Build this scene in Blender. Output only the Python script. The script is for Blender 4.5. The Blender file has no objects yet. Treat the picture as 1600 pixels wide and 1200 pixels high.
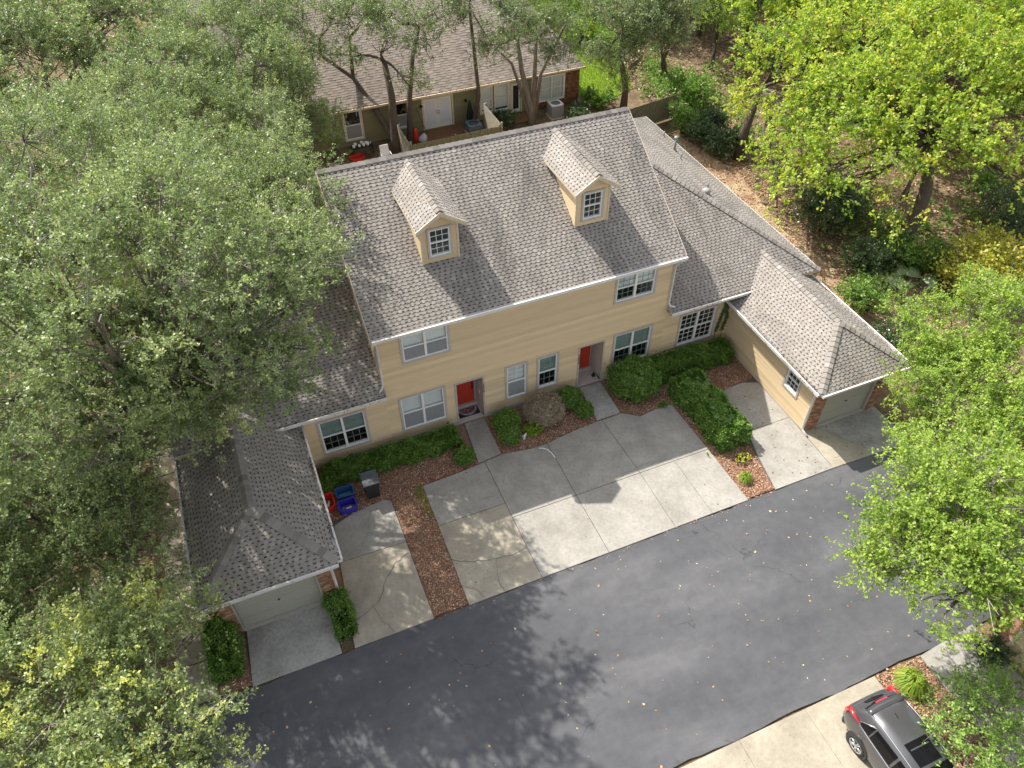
import bpy, bmesh, math, random
import numpy as np
from mathutils import Vector, Matrix
R = math.radians
random.seed(7)
RNG = np.random.default_rng(11)
sc = bpy.context.scene
col = bpy.context.collection

# ------------------------------------------------------------------ camera, sky, sun, exposure
CAM = np.array((-2.9516, -19.8514, 23.2985))
FW = np.array((0.26512627, 0.64678144, -0.71510966))
RT = np.array((0.92347177, -0.38363873, -0.00460598))
UP = np.array((0.27732282, 0.65916242, 0.69899711))
cd = bpy.data.cameras.new('camera'); cam = bpy.data.objects.new('camera', cd); col.objects.link(cam)
cd.sensor_width = 36.0; cd.lens = 1200.7 / 1600 * 36; cd.clip_end = 900; cd.clip_start = 0.1
M = Matrix.Identity(4)
for i in range(3):
    M[i][0] = RT[i]; M[i][1] = UP[i]; M[i][2] = -FW[i]; M[i][3] = CAM[i]
cam.matrix_world = M
sc.camera = cam

SUN = Vector((-2.271, 4.45, 5.868)).normalized()          # direction towards the sun
elev = math.asin(SUN.z); azim = math.atan2(SUN.x, SUN.y)
w = bpy.data.worlds.new('World'); sc.world = w; w.use_nodes = True
nt = w.node_tree; bg = nt.nodes['Background']
sky = nt.nodes.new('ShaderNodeTexSky'); sky.sky_type = 'NISHITA'; sky.sun_disc = False
sky.sun_elevation = elev; sky.sun_rotation = azim; sky.dust_density = 2.5; sky.air_density = 1.0; sky.ozone_density = 1.0
hs = nt.nodes.new('ShaderNodeHueSaturation'); hs.inputs['Saturation'].default_value = 0.30   # hazy, partly clouded sky
nt.links.new(sky.outputs['Color'], hs.inputs['Color']); nt.links.new(hs.outputs['Color'], bg.inputs['Color'])
bg.inputs['Strength'].default_value = 0.15
sd = bpy.data.lights.new('sun', 'SUN'); sd.energy = 4.0; sd.angle = R(0.53); sd.color = (1.0, 0.95, 0.86)
so = bpy.data.objects.new('sun', sd); col.objects.link(so); so.location = (0, 0, 60)
so.rotation_euler = SUN.to_track_quat('Z', 'Y').to_euler()
sc.view_settings.view_transform = 'Standard'; sc.view_settings.look = 'None'
sc.view_settings.exposure = 0.88; sc.view_settings.gamma = 1.0
sc.render.engine = 'CYCLES'
sc.cycles.max_bounces = 6; sc.cycles.transparent_max_bounces = 8

# ------------------------------------------------------------------ helpers: materials
def nmat(name):
    m = bpy.data.materials.new(name); m.use_nodes = True
    return m, m.node_tree, m.node_tree.nodes['Principled BSDF']
def node(t, k, **kw):
    n = t.nodes.new(k)
    for a, b in kw.items(): setattr(n, a, b)
    return n
def ramp(t, fac, stops):
    r = node(t, 'ShaderNodeValToRGB'); e = r.color_ramp.elements
    while len(e) < len(stops): e.new(0.5)
    for i, (p, c) in enumerate(stops):
        e[i].position = p; e[i].color = (*c, 1) if len(c) == 3 else c
    t.links.new(fac, r.inputs[0]); return r.outputs[0]
def noise(t, scale, detail=4, rough=0.55, vec=None, dist=0.0):
    n = node(t, 'ShaderNodeTexNoise'); n.inputs['Scale'].default_value = scale; n.inputs['Detail'].default_value = detail
    n.inputs['Roughness'].default_value = rough; n.inputs['Distortion'].default_value = dist
    if vec is not None: t.links.new(vec, n.inputs['Vector'])
    return n.outputs['Fac']
def wpos(t):
    return node(t, 'ShaderNodeNewGeometry').outputs['Position']
def mixc(t, fac, a, b, mode='MIX'):
    m = node(t, 'ShaderNodeMix', data_type='RGBA', blend_type=mode)
    for k, v in ((0, fac), (6, a), (7, b)):
        if hasattr(v, 'links'): t.links.new(v, m.inputs[k])
        elif k == 0: m.inputs[0].default_value = v
        else: m.inputs[k].default_value = (*v, 1)
    return m.outputs[2]
def bump(t, b, h, strength=0.3, dist=0.01):
    n = node(t, 'ShaderNodeBump'); n.inputs['Strength'].default_value = strength; n.inputs['Distance'].default_value = dist
    t.links.new(h, n.inputs['Height']); t.links.new(n.outputs[0], b.inputs['Normal'])
MATS = {}
def plain(name, c, rough=0.6, metal=0.0, var=0.12, scale=9.0, bmp=0.0, coat=0.0):
    if name in MATS: return MATS[name]
    m, t, b = nmat(name)
    p = wpos(t); f = noise(t, scale, 5, 0.6, p)
    lo = tuple(x * (1 - var) for x in c); hi = tuple(min(1, x * (1 + var)) for x in c)
    t.links.new(ramp(t, f, ((0.3, lo), (0.7, hi))), b.inputs['Base Color'])
    b.inputs['Roughness'].default_value = rough; b.inputs['Metallic'].default_value = metal; b.inputs['Coat Weight'].default_value = coat
    if bmp: bump(t, b, noise(t, scale * 6, 4, 0.6, p), bmp)
    MATS[name] = m; return m

def mat_shingle(name, stain, warm=(1, 1, 1)):
    """granule-covered shingles: own tone and painted edge shadow from the colour attribute; algae streaks, wear and painted soft shade from noise"""
    m, t, b = nmat(name); p = wpos(t)
    a = node(t, 'ShaderNodeAttribute', attribute_name='Col').outputs['Color']
    g = noise(t, 95, 3, 0.7, p)
    c = mixc(t, 1.0, a, ramp(t, g, ((0.3, (0.72, 0.71, 0.70)), (0.7, (1.2, 1.2, 1.2)))), 'MULTIPLY')
    c = mixc(t, 1.0, c, warm, 'MULTIPLY')
    mp = node(t, 'ShaderNodeMapping'); mp.inputs['Scale'].default_value = (1.0, 0.35, 0.35); t.links.new(p, mp.inputs[0])
    s = noise(t, 0.9, 6, 0.68, mp.outputs[0], 0.6)
    c = mixc(t, ramp(t, s, ((0.46, (0, 0, 0)), (0.72, (stain,) * 3))), c, (0.045, 0.042, 0.038))
    t.links.new(c, b.inputs['Base Color']); b.inputs['Roughness'].default_value = 0.92; b.inputs['Specular IOR Level'].default_value = 0.15
    bump(t, b, g, 0.5, 0.004); return m
def mat_siding(name, c, dirt=0.4):
    m, t, b = nmat(name); p = wpos(t)
    mp = node(t, 'ShaderNodeMapping'); mp.inputs['Scale'].default_value = (0.7, 0.7, 6.0); t.links.new(p, mp.inputs[0])
    f = noise(t, 1.6, 5, 0.6, mp.outputs[0])
    cc = ramp(t, f, ((0.3, tuple(x * 0.93 for x in c)), (0.7, tuple(min(1, x * 1.06) for x in c))))
    d = noise(t, 0.8, 6, 0.65, mp.outputs[0])
    oi = node(t, 'ShaderNodeObjectInfo').outputs['Random']
    cc = mixc(t, 1.0, cc, ramp(t, oi, ((0.0, (0.86, 0.86, 0.86)), (1.0, (1.06, 1.06, 1.06)))), 'MULTIPLY')
    cc = mixc(t, ramp(t, d, ((0.52, (0, 0, 0)), (0.8, (dirt,) * 3))), cc, tuple(x * 0.62 for x in c))
    t.links.new(cc, b.inputs['Base Color']); b.inputs['Roughness'].default_value = 0.6; b.inputs['Specular IOR Level'].default_value = 0.3
    bump(t, b, noise(t, 60, 3, 0.6, mp.outputs[0]), 0.15, 0.004); return m
def mat_concrete(name, c, stain=0.5):
    m, t, b = nmat(name); p = wpos(t)
    f = noise(t, 1.1, 7, 0.62, p); g = noise(t, 140, 2, 0.6, p); h = noise(t, 0.42, 6, 0.7, p, 0.5)
    cc = ramp(t, f, ((0.28, tuple(x * 0.80 for x in c)), (0.72, tuple(min(1, x * 1.14) for x in c))))
    cc = mixc(t, ramp(t, h, ((0.5, (0, 0, 0)), (0.78, (stain,) * 3))), cc, tuple(x * q for x, q in zip(c, (0.5, 0.48, 0.45))))
    cc = mixc(t, 1.0, cc, ramp(t, g, ((0.3, (0.86, 0.86, 0.86)), (0.7, (1.1, 1.1, 1.1)))), 'MULTIPLY')
    sp = node(t, 'ShaderNodeTexVoronoi'); sp.inputs['Scale'].default_value = 3.1; t.links.new(p, sp.inputs['Vector'])
    cc = mixc(t, ramp(t, sp.outputs['Distance'], ((0.035, (0.75, 0.75, 0.75)), (0.06, (0, 0, 0)))), cc, (0.07, 0.06, 0.05))
    mo = noise(t, 9, 6, 0.75, p)
    cc = mixc(t, 1.0, cc, ramp(t, mo, ((0.32, (1 - 0.3 * stain,) * 3), (0.6, (1.05, 1.05, 1.05)))), 'MULTIPLY')
    t.links.new(cc, b.inputs['Base Color']); b.inputs['Roughness'].default_value = 0.9; b.inputs['Specular IOR Level'].default_value = 0.2
    bump(t, b, g, 0.25, 0.004); return m
def mat_asphalt():
    m, t, b = nmat('asphalt'); p = wpos(t)
    mp = node(t, 'ShaderNodeMapping'); mp.inputs['Scale'].default_value = (0.3, 1.0, 1.0); t.links.new(p, mp.inputs[0])
    f = noise(t, 0.5, 6, 0.6, mp.outputs[0], 0.4); g = noise(t, 170, 3, 0.75, p); h = noise(t, 2.3, 5, 0.7, p)
    cc = ramp(t, f, ((0.3, (0.070, 0.072, 0.080)), (0.52, (0.096, 0.097, 0.105)), (0.72, (0.135, 0.134, 0.139))))
    cc = mixc(t, 1.0, cc, ramp(t, g, ((0.3, (0.55, 0.55, 0.55)), (0.72, (1.45, 1.45, 1.45)))), 'MULTIPLY')
    cc = mixc(t, 1.0, cc, ramp(t, h, ((0.3, (0.86, 0.86, 0.87)), (0.7, (1.13, 1.13, 1.12)))), 'MULTIPLY')
    v = node(t, 'ShaderNodeTexVoronoi', feature='DISTANCE_TO_EDGE'); v.inputs['Scale'].default_value = 0.42
    dn = node(t, 'ShaderNodeTexNoise'); dn.inputs['Scale'].default_value = 1.4; dn.inputs['Detail'].default_value = 5
    t.links.new(p, dn.inputs['Vector']); vm = node(t, 'ShaderNodeVectorMath', operation='ADD')
    t.links.new(p, vm.inputs[0]); t.links.new(dn.outputs['Color'], vm.inputs[1]); t.links.new(vm.outputs[0], v.inputs['Vector'])
    gate = ramp(t, noise(t, 0.35, 2, 0.5, p), ((0.57, (0, 0, 0)), (0.62, (1, 1, 1))))
    crk = mixc(t, 1.0, ramp(t, v.outputs['Distance'], ((0.003, (0.5, 0.5, 0.5)), (0.007, (0, 0, 0)))), gate, 'MULTIPLY')
    cc = mixc(t, crk, cc, (0.018, 0.018, 0.02))
    t.links.new(cc, b.inputs['Base Color']); b.inputs['Roughness'].default_value = 0.86; b.inputs['Specular IOR Level'].default_value = 0.3
    bump(t, b, g, 0.5, 0.006); return m
def mat_ground(name, stops, scale=1.2, fine=26, bs=0.6):
    m, t, b = nmat(name); p = wpos(t)
    f = noise(t, scale, 8, 0.72, p, 0.4); g = noise(t, fine, 4, 0.75, p)
    cc = mixc(t, 1.0, ramp(t, f, stops), ramp(t, g, ((0.28, (0.45, 0.45, 0.45)), (0.72, (1.5, 1.5, 1.5)))), 'MULTIPLY')
    t.links.new(cc, b.inputs['Base Color']); b.inputs['Roughness'].default_value = 0.95; b.inputs['Specular IOR Level'].default_value = 0.1
    bump(t, b, g, bs, 0.03); return m
def mat_leaf(name, stops, trans=0.35, rough=0.5, spec=0.35, through=(1.25, 1.35, 0.55)):
    """leaf blades: each leaf's own colour from its tint attribute; light passes through the blade"""
    m, t, b = nmat(name)
    a = node(t, 'ShaderNodeAttribute', attribute_name='tint').outputs['Fac']
    c = ramp(t, a, stops)
    t.links.new(c, b.inputs['Base Color']); b.inputs['Roughness'].default_value = rough; b.inputs['Specular IOR Level'].default_value = spec
    tr = node(t, 'ShaderNodeBsdfTranslucent')
    t.links.new(mixc(t, 1.0, c, through, 'MULTIPLY'), tr.inputs['Color'])
    mx = node(t, 'ShaderNodeMixShader'); mx.inputs[0].default_value = trans
    t.links.new(b.outputs[0], mx.inputs[1]); t.links.new(tr.outputs[0], mx.inputs[2])
    t.links.new(mx.outputs[0], t.nodes['Material Output'].inputs['Surface']); return m
def mat_bark(name, c):
    m, t, b = nmat(name); p = wpos(t)
    mp = node(t, 'ShaderNodeMapping'); mp.inputs['Scale'].default_value = (9, 9, 1.6); t.links.new(p, mp.inputs[0])
    f = noise(t, 1.5, 6, 0.7, mp.outputs[0])
    t.links.new(ramp(t, f, ((0.3, tuple(x * 0.5 for x in c)), (0.7, tuple(x * 1.35 for x in c)))), b.inputs['Base Color'])
    b.inputs['Roughness'].default_value = 0.95; bump(t, b, f, 0.8, 0.03); return m
def mat_glass():
    m, t, b = nmat('window_glass')
    t.nodes.remove(b); o = t.nodes['Material Output']
    tr = node(t, 'ShaderNodeBsdfTransparent'); tr.inputs[0].default_value = (0.93, 0.95, 0.94, 1)
    gl = node(t, 'ShaderNodeBsdfGlossy'); gl.inputs['Roughness'].default_value = 0.03; gl.inputs[0].default_value = (0.8, 0.9, 0.9, 1)
    lw = node(t, 'ShaderNodeLayerWeight'); lw.inputs[0].default_value = 0.5
    pw = node(t, 'ShaderNodeMath', operation='POWER'); pw.inputs[1].default_value = 4.0; t.links.new(lw.outputs['Facing'], pw.inputs[0])
    fr = node(t, 'ShaderNodeMath', operation='MULTIPLY'); fr.inputs[1].default_value = 0.7; t.links.new(pw.outputs[0], fr.inputs[0])
    nz = noise(t, 1.7, 2, 0.5, wpos(t)); bp_ = node(t, 'ShaderNodeBump'); bp_.inputs['Strength'].default_value = 0.05; t.links.new(nz, bp_.inputs['Height']); t.links.new(bp_.outputs[0], gl.inputs['Normal'])
    ad = node(t, 'ShaderNodeMath', operation='ADD'); ad.inputs[1].default_value = 0.05; t.links.new(fr.outputs[0], ad.inputs[0])
    mx = node(t, 'ShaderNodeMixShader'); t.links.new(ad.outputs[0], mx.inputs[0]); t.links.new(tr.outputs[0], mx.inputs[1]); t.links.new(gl.outputs[0], mx.inputs[2])
    t.links.new(mx.outputs[0], o.inputs['Surface']); return m
def mat_attr(name, rough=0.85):
    """small loose pieces (litter, bricks): colour from each piece's own attribute"""
    m, t, b = nmat(name)
    a = node(t, 'ShaderNodeAttribute', attribute_name='Col').outputs['Color']
    g = noise(t, 60, 3, 0.6, wpos(t))
    t.links.new(mixc(t, 1.0, a, ramp(t, g, ((0.3, (0.75, 0.75, 0.75)), (0.7, (1.2, 1.2, 1.2)))), 'MULTIPLY'), b.inputs['Base Color'])
    b.inputs['Roughness'].default_value = rough; b.inputs['Specular IOR Level'].default_value = 0.2; return m
SHINGLE = mat_shingle('roof_shingles', 0.5); CAPM = mat_shingle('ridge_shingles', 0.12)  # main roof stain raised so its algae streaks also paint in soft shade
SHINGLE_OLD = mat_shingle('stained_roof_shingles', 0.55)
SHINGLE_BROWN = mat_shingle('brown_roof_shingles', 0.3, (0.96, 0.94, 0.915))
TAN = mat_siding('tan_siding', (0.68, 0.525, 0.325), 0.2)
OLIVE = mat_siding('olive_siding', (0.205, 0.19, 0.105))
TRIM = plain('grey_trim', (0.46, 0.42, 0.38), 0.6)
DORMTRIM = plain('cream_trim', (0.60, 0.51, 0.385), 0.6)
WHITE = plain('white_paint', (0.80, 0.79, 0.77), 0.45, var=0.05)
GUTTER = plain('gutter_white', (0.68, 0.66, 0.63), 0.4, var=0.1, scale=3)
SOFFIT = plain('soffit', (0.5, 0.42, 0.3), 0.7)
DARK = plain('dark_interior', (0.02, 0.022, 0.025), 0.9)
GLASS = mat_glass()
BLIND = plain('window_blind', (0.82, 0.82, 0.82), 0.7, var=0.04)
SCREEN = plain('insect_screen', (0.25, 0.255, 0.26), 0.8)
REDDOOR = plain('red_door_paint', (0.47, 0.042, 0.018), 0.4, var=0.08, scale=2)
METAL = plain('dark_metal', (0.035, 0.035, 0.037), 0.4, 0.6)
CONC = mat_concrete('grey_concrete', (0.345, 0.327, 0.295), 0.6)
CONC_TAN = mat_concrete('tan_concrete', (0.38, 0.34, 0.27), 0.5)
CONC_OLD = mat_concrete('stained_concrete', (0.41, 0.395, 0.37), 0.9)
JOINT = plain('joint_dirt', (0.10, 0.085, 0.07), 0.95)
CRACK = plain('crack_dirt', (0.15, 0.135, 0.11), 0.95)
ASPHALT = mat_asphalt()
GROUND = mat_ground('leaf_mould_ground', ((0.3, (0.085, 0.06, 0.035)), (0.5, (0.16, 0.115, 0.07)), (0.7, (0.27, 0.21, 0.13))))
MULCH = mat_ground('bark_mulch', ((0.3, (0.15, 0.08, 0.055)), (0.5, (0.27, 0.15, 0.105)), (0.72, (0.40, 0.26, 0.19))), 2.0, 38, 0.9)
LAWNM = mat_ground('lawn_soil', ((0.3, (0.12, 0.19, 0.03)), (0.6, (0.22, 0.32, 0.045)), (0.8, (0.3, 0.31, 0.09))), 1.4, 30)
SAND = mat_ground('sandy_path_soil', ((0.3, (0.20, 0.115, 0.075)), (0.45, (0.30, 0.19, 0.12)), (0.6, (0.42, 0.34, 0.21)), (0.75, (0.38, 0.36, 0.17))), 0.9, 24, 0.4)
LITTER = mat_attr('dead_leaf_litter'); BRICKM = mat_attr('brick'); MORTAR = plain('mortar', (0.34, 0.29, 0.25), 0.9)
BARK = mat_bark('grey_bark', (0.19, 0.165, 0.14)); BARK_D = mat_bark('dark_bark', (0.105, 0.08, 0.06)); TWIG = mat_bark('pale_twig', (0.27, 0.25, 0.22))
OAKL = mat_leaf('oak_leaf', ((0.0, (0.115, 0.16, 0.065)), (0.45, (0.24, 0.30, 0.125)), (0.8, (0.38, 0.44, 0.19)), (1.0, (0.58, 0.59, 0.15))), 0.4, 0.42, 0.5, (1.05, 1.2, 0.8))
YARDL = mat_leaf('yard_tree_leaf', ((0.0, (0.10, 0.14, 0.065)), (0.5, (0.19, 0.25, 0.12)), (1.0, (0.34, 0.39, 0.20))), 0.38, 0.42, 0.5)
SYCL = mat_leaf('sycamore_leaf', ((0.0, (0.12, 0.21, 0.035)), (0.45, (0.33, 0.45, 0.07)), (0.8, (0.57, 0.58, 0.10)), (1.0, (0.60, 0.42, 0.09))), 0.46, 0.5, 0.3)
LIMEL = mat_leaf('elm_leaf', ((0.0, (0.14, 0.23, 0.035)), (0.5, (0.26, 0.38, 0.065)), (1.0, (0.42, 0.50, 0.10))), 0.38, 0.5, 0.3)
DARKL = mat_leaf('holly_leaf', ((0.0, (0.04, 0.075, 0.028)), (0.5, (0.085, 0.135, 0.05)), (1.0, (0.16, 0.22, 0.085))), 0.2, 0.35, 0.5)
HEDGEL = mat_leaf('hedge_leaf', ((0.0, (0.06, 0.13, 0.022)), (0.5, (0.165, 0.29, 0.05)), (1.0, (0.36, 0.50, 0.12))), 0.33, 0.4, 0.45)
BROWNL = mat_leaf('dry_shrub_leaf', ((0.0, (0.26, 0.21, 0.15)), (0.6, (0.46, 0.37, 0.28)), (1.0, (0.42, 0.40, 0.20))), 0.2, 0.7, 0.2)
YELL = mat_leaf('yellow_leaf', ((0.0, (0.30, 0.34, 0.05)), (0.6, (0.50, 0.47, 0.08)), (1.0, (0.58, 0.50, 0.16))), 0.35, 0.5, 0.3)
GRASSL = mat_leaf('grass_blade', ((0.0, (0.13, 0.22, 0.03)), (0.6, (0.27, 0.38, 0.045)), (1.0, (0.42, 0.48, 0.09))), 0.3, 0.5, 0.3)
FENCEM = mat_bark('weathered_fence_wood', (0.19, 0.175, 0.11)); FENCE_PALE = mat_bark('pale_fence_wood', (0.33, 0.30, 0.225))
DECKM = mat_bark('deck_wood', (0.22, 0.11, 0.055))

# ------------------------------------------------------------------ helpers: meshes and objects
def world_origin(o):
    v = Vector((0, 0, 0))
    while o is not None: v = v + o.location; o = o.parent
    return v
class MB:
    def __init__(s): s.v = []; s.f = []; s.c = []
    def face(s, pts, c=(1, 1, 1)):
        n = len(s.v); s.v.extend(tuple(p) for p in pts); s.f.append(tuple(range(n, n + len(pts)))); s.c.append(c)
    def hexa(s, p, c=(1, 1, 1)):                       # 8 corners: 4 bottom ring, 4 top ring
        n = len(s.v); s.v.extend(tuple(q) for q in p)
        for q in ((3, 2, 1, 0), (4, 5, 6, 7), (0, 1, 5, 4), (1, 2, 6, 5), (2, 3, 7, 6), (3, 0, 4, 7)):
            s.f.append(tuple(n + k for k in q)); s.c.append(c)
    def box(s, x0, x1, y0, y1, z0, z1, c=(1, 1, 1)):
        s.hexa(((x0, y0, z0), (x1, y0, z0), (x1, y1, z0), (x0, y1, z0), (x0, y0, z1), (x1, y0, z1), (x1, y1, z1), (x0, y1, z1)), c); return s
    def lbox(s, F, u0, u1, w0, w1, z0, z1, c=(1, 1, 1)):   # box in a wall frame F(u, out, z)
        s.hexa([F(u, w_, z) for z in (z0, z1) for u, w_ in ((u0, w0), (u1, w0), (u1, w1), (u0, w1))], c); return s
    def prism(s, bot, top, c=(1, 1, 1)):
        n = len(s.v); k = len(bot); s.v.extend(tuple(q) for q in bot); s.v.extend(tuple(q) for q in top)
        s.f.append(tuple(n + i for i in reversed(range(k)))); s.c.append(c)
        s.f.append(tuple(n + k + i for i in range(k))); s.c.append(c)
        for i in range(k):
            j = (i + 1) % k; s.f.append((n + i, n + j, n + k + j, n + k + i)); s.c.append(c)
        return s
    def slab(s, poly, z0, z1, c=(1, 1, 1)):
        return s.prism([(x, y, z0) for x, y in poly], [(x, y, z1) for x, y in poly], c)
    def tube(s, pts, rad, n=8, c=(1, 1, 1)):
        pts = [Vector(p) for p in pts]; b = len(s.v)
        rad = rad if hasattr(rad, '__len__') else [rad] * len(pts)
        ref = None
        for i, p in enumerate(pts):
            d = (pts[min(i + 1, len(pts) - 1)] - pts[max(i - 1, 0)]).normalized()
            if ref is None: ref = d.orthogonal().normalized()
            u = (ref - d * ref.dot(d)); u = u.normalized() if u.length > 1e-6 else d.orthogonal().normalized(); ref = u; v_ = d.cross(u)
            for k in range(n):
                a = 2 * math.pi * k / n; s.v.append(tuple(p + (u * math.cos(a) + v_ * math.sin(a)) * rad[i]))
        for i in range(len(pts) - 1):
            for k in range(n):
                q = (k + 1) % n; s.f.append((b + i * n + k, b + i * n + q, b + (i + 1) * n + q, b + (i + 1) * n + k)); s.c.append(c)
        s.f.append(tuple(b + k for k in reversed(range(n)))); s.c.append(c)
        s.f.append(tuple(b + (len(pts) - 1) * n + k for k in range(n))); s.c.append(c); return s
    def rings(s, rings, cap=True, c=(1, 1, 1)):
        b = len(s.v); n = len(rings[0])
        for r in rings: s.v.extend(tuple(p) for p in r)
        for i in range(len(rings) - 1):
            for k in range(n):
                q = (k + 1) % n; s.f.append((b + i * n + k, b + i * n + q, b + (i + 1) * n + q, b + (i + 1) * n + k)); s.c.append(c)
        if cap:
            s.f.append(tuple(b + k for k in reversed(range(n)))); s.c.append(c)
            s.f.append(tuple(b + (len(rings) - 1) * n + k for k in range(n))); s.c.append(c)
        return s
    def build(s, name, mat, parent=None, smooth=False, bevel=0.0, colour=False):
        o_ = world_origin(parent)
        me = bpy.data.meshes.new(name)
        me.from_pydata([(x - o_.x, y - o_.y, z - o_.z) for x, y, z in s.v], [], s.f)
        if colour:
            at = me.attributes.new('Col', 'FLOAT_COLOR', 'CORNER'); arr = []
            for f, c in zip(s.f, s.c): arr.extend((c[0], c[1], c[2], 1.0) * len(f))
            at.data.foreach_set('color', arr)
        me.materials.append(mat); ob = bpy.data.objects.new(name, me); col.objects.link(ob)
        if smooth: me.polygons.foreach_set('use_smooth', [True] * len(me.polygons))
        if parent is not None: ob.parent = parent
        if bevel:
            md = ob.modifiers.new('bevel', 'BEVEL'); md.width = bevel; md.segments = 2; md.limit_method = 'ANGLE'
        return ob
def fast_quads(name, V, mat, parent=None, tint=None, colr=None, nv=4):
    """V: (N*nv, 3) vertices, nv per face, as one mesh"""
    N = len(V) // nv; o_ = world_origin(parent); V = V - np.array(o_)
    me = bpy.data.meshes.new(name); me.vertices.add(len(V)); me.vertices.foreach_set('co', V.astype(np.float32).ravel())
    me.loops.add(len(V)); me.loops.foreach_set('vertex_index', np.arange(len(V), dtype=np.int32))
    me.polygons.add(N); me.polygons.foreach_set('loop_start', np.arange(0, len(V), nv, dtype=np.int32))
    me.update(calc_edges=True)
    if tint is not None:
        a = me.attributes.new('tint', 'FLOAT', 'FACE'); a.data.foreach_set('value', tint.astype(np.float32))
    if colr is not None:
        a = me.attributes.new('Col', 'FLOAT_COLOR', 'FACE'); a.data.foreach_set('color', np.c_[colr, np.ones(N)].astype(np.float32).ravel())
    me.materials.append(mat); ob = bpy.data.objects.new(name, me); col.objects.link(ob)
    if parent is not None: ob.parent = parent
    return ob
def thing(name, label, cat, loc=(0, 0, 0), group=None):
    o = bpy.data.objects.new(name, None); col.objects.link(o); o.location = loc; o.empty_display_size = 0.3
    return tag(o, label, cat, group)
def tag(o, label, cat, group=None):
    o['label'] = label; o['category'] = cat
    if group: o['group'] = group
    return o
def struct(o, label=None): 
    o['kind'] = 'structure'
    if label: o['label'] = label
    return o
def stuff(o, label=None):
    o['kind'] = 'stuff'
    if label: o['label'] = label
    return o
def copy_tree(o, parent=None):
    c = o.copy(); col.objects.link(c); c.parent = parent
    for ch in list(o.children): copy_tree(ch, c)
    return c
def frame(O, U, N):
    O = Vector(O); U = Vector(U); N = Vector(N); Z = Vector((0, 0, 1))
    return lambda u, w_, z: O + U * u + N * w_ + Z * z
def split_rect(u0, u1, z0, z1, ops):
    """the rectangle minus the openings, as rectangles"""
    ub = sorted({u0, u1, *[min(max(q, u0), u1) for o in ops for q in o[:2]]}); out = []
    for a, b in zip(ub, ub[1:]):
        if b - a < 1e-4: continue
        m = (a + b) / 2; cur = z0
        for o in sorted((o for o in ops if o[0] < m < o[1] and o[3] > z0 and o[2] < z1), key=lambda o: o[2]):
            if o[2] > cur: out.append([a, b, cur, o[2]])
            cur = max(cur, o[3])
        if cur < z1: out.append([a, b, cur, z1])
    merged = []
    for r in out:
        for q in merged:
            if abs(q[1] - r[0]) < 1e-6 and abs(q[2] - r[2]) < 1e-6 and abs(q[3] - r[3]) < 1e-6: q[1] = r[1]; break
        else: merged.append(r)
    return merged
def wall_with_boards(parent, F, u0, u1, z0, z1, ops, mat, thick=0.12, expo=0.19, clip=None, board=True, name='wall'):
    """sheathing with real openings, faced with lapped boards one by one"""
    m = MB()
    for a, b, c, d in split_rect(u0, u1, z0, z1, ops): m.lbox(F, a, b, -thick, 0.0, c, d)
    wall = m.build(name, mat, parent)
    z = z0; joined = MB()
    while z < z1 - 0.02:
        zt = min(z + expo, z1)
        for a, b, c, d in split_rect(u0, u1, z, zt, ops):
            if clip:
                a, b = clip(a, b, c, d)
                if b - a < 0.03: continue
            if b - a < 0.02 or d - c < 0.02: continue
            fa = 0.042 - 0.037 * (c - z) / expo; fb = 0.042 - 0.037 * (d - z) / expo
            p = [F(a, 0.001, c), F(b, 0.001, c), F(b, fa, c), F(a, fa, c), F(a, 0.001, d), F(b, 0.001, d), F(b, fb, d), F(a, fb, d)]
            if board:
                q = MB(); q.hexa(p); q.build('siding_board', mat, wall)
            else: joined.hexa(p)
        z = zt
    if not board and joined.v: stuff(joined.build('siding_boards', mat, wall))
    return wall

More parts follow.
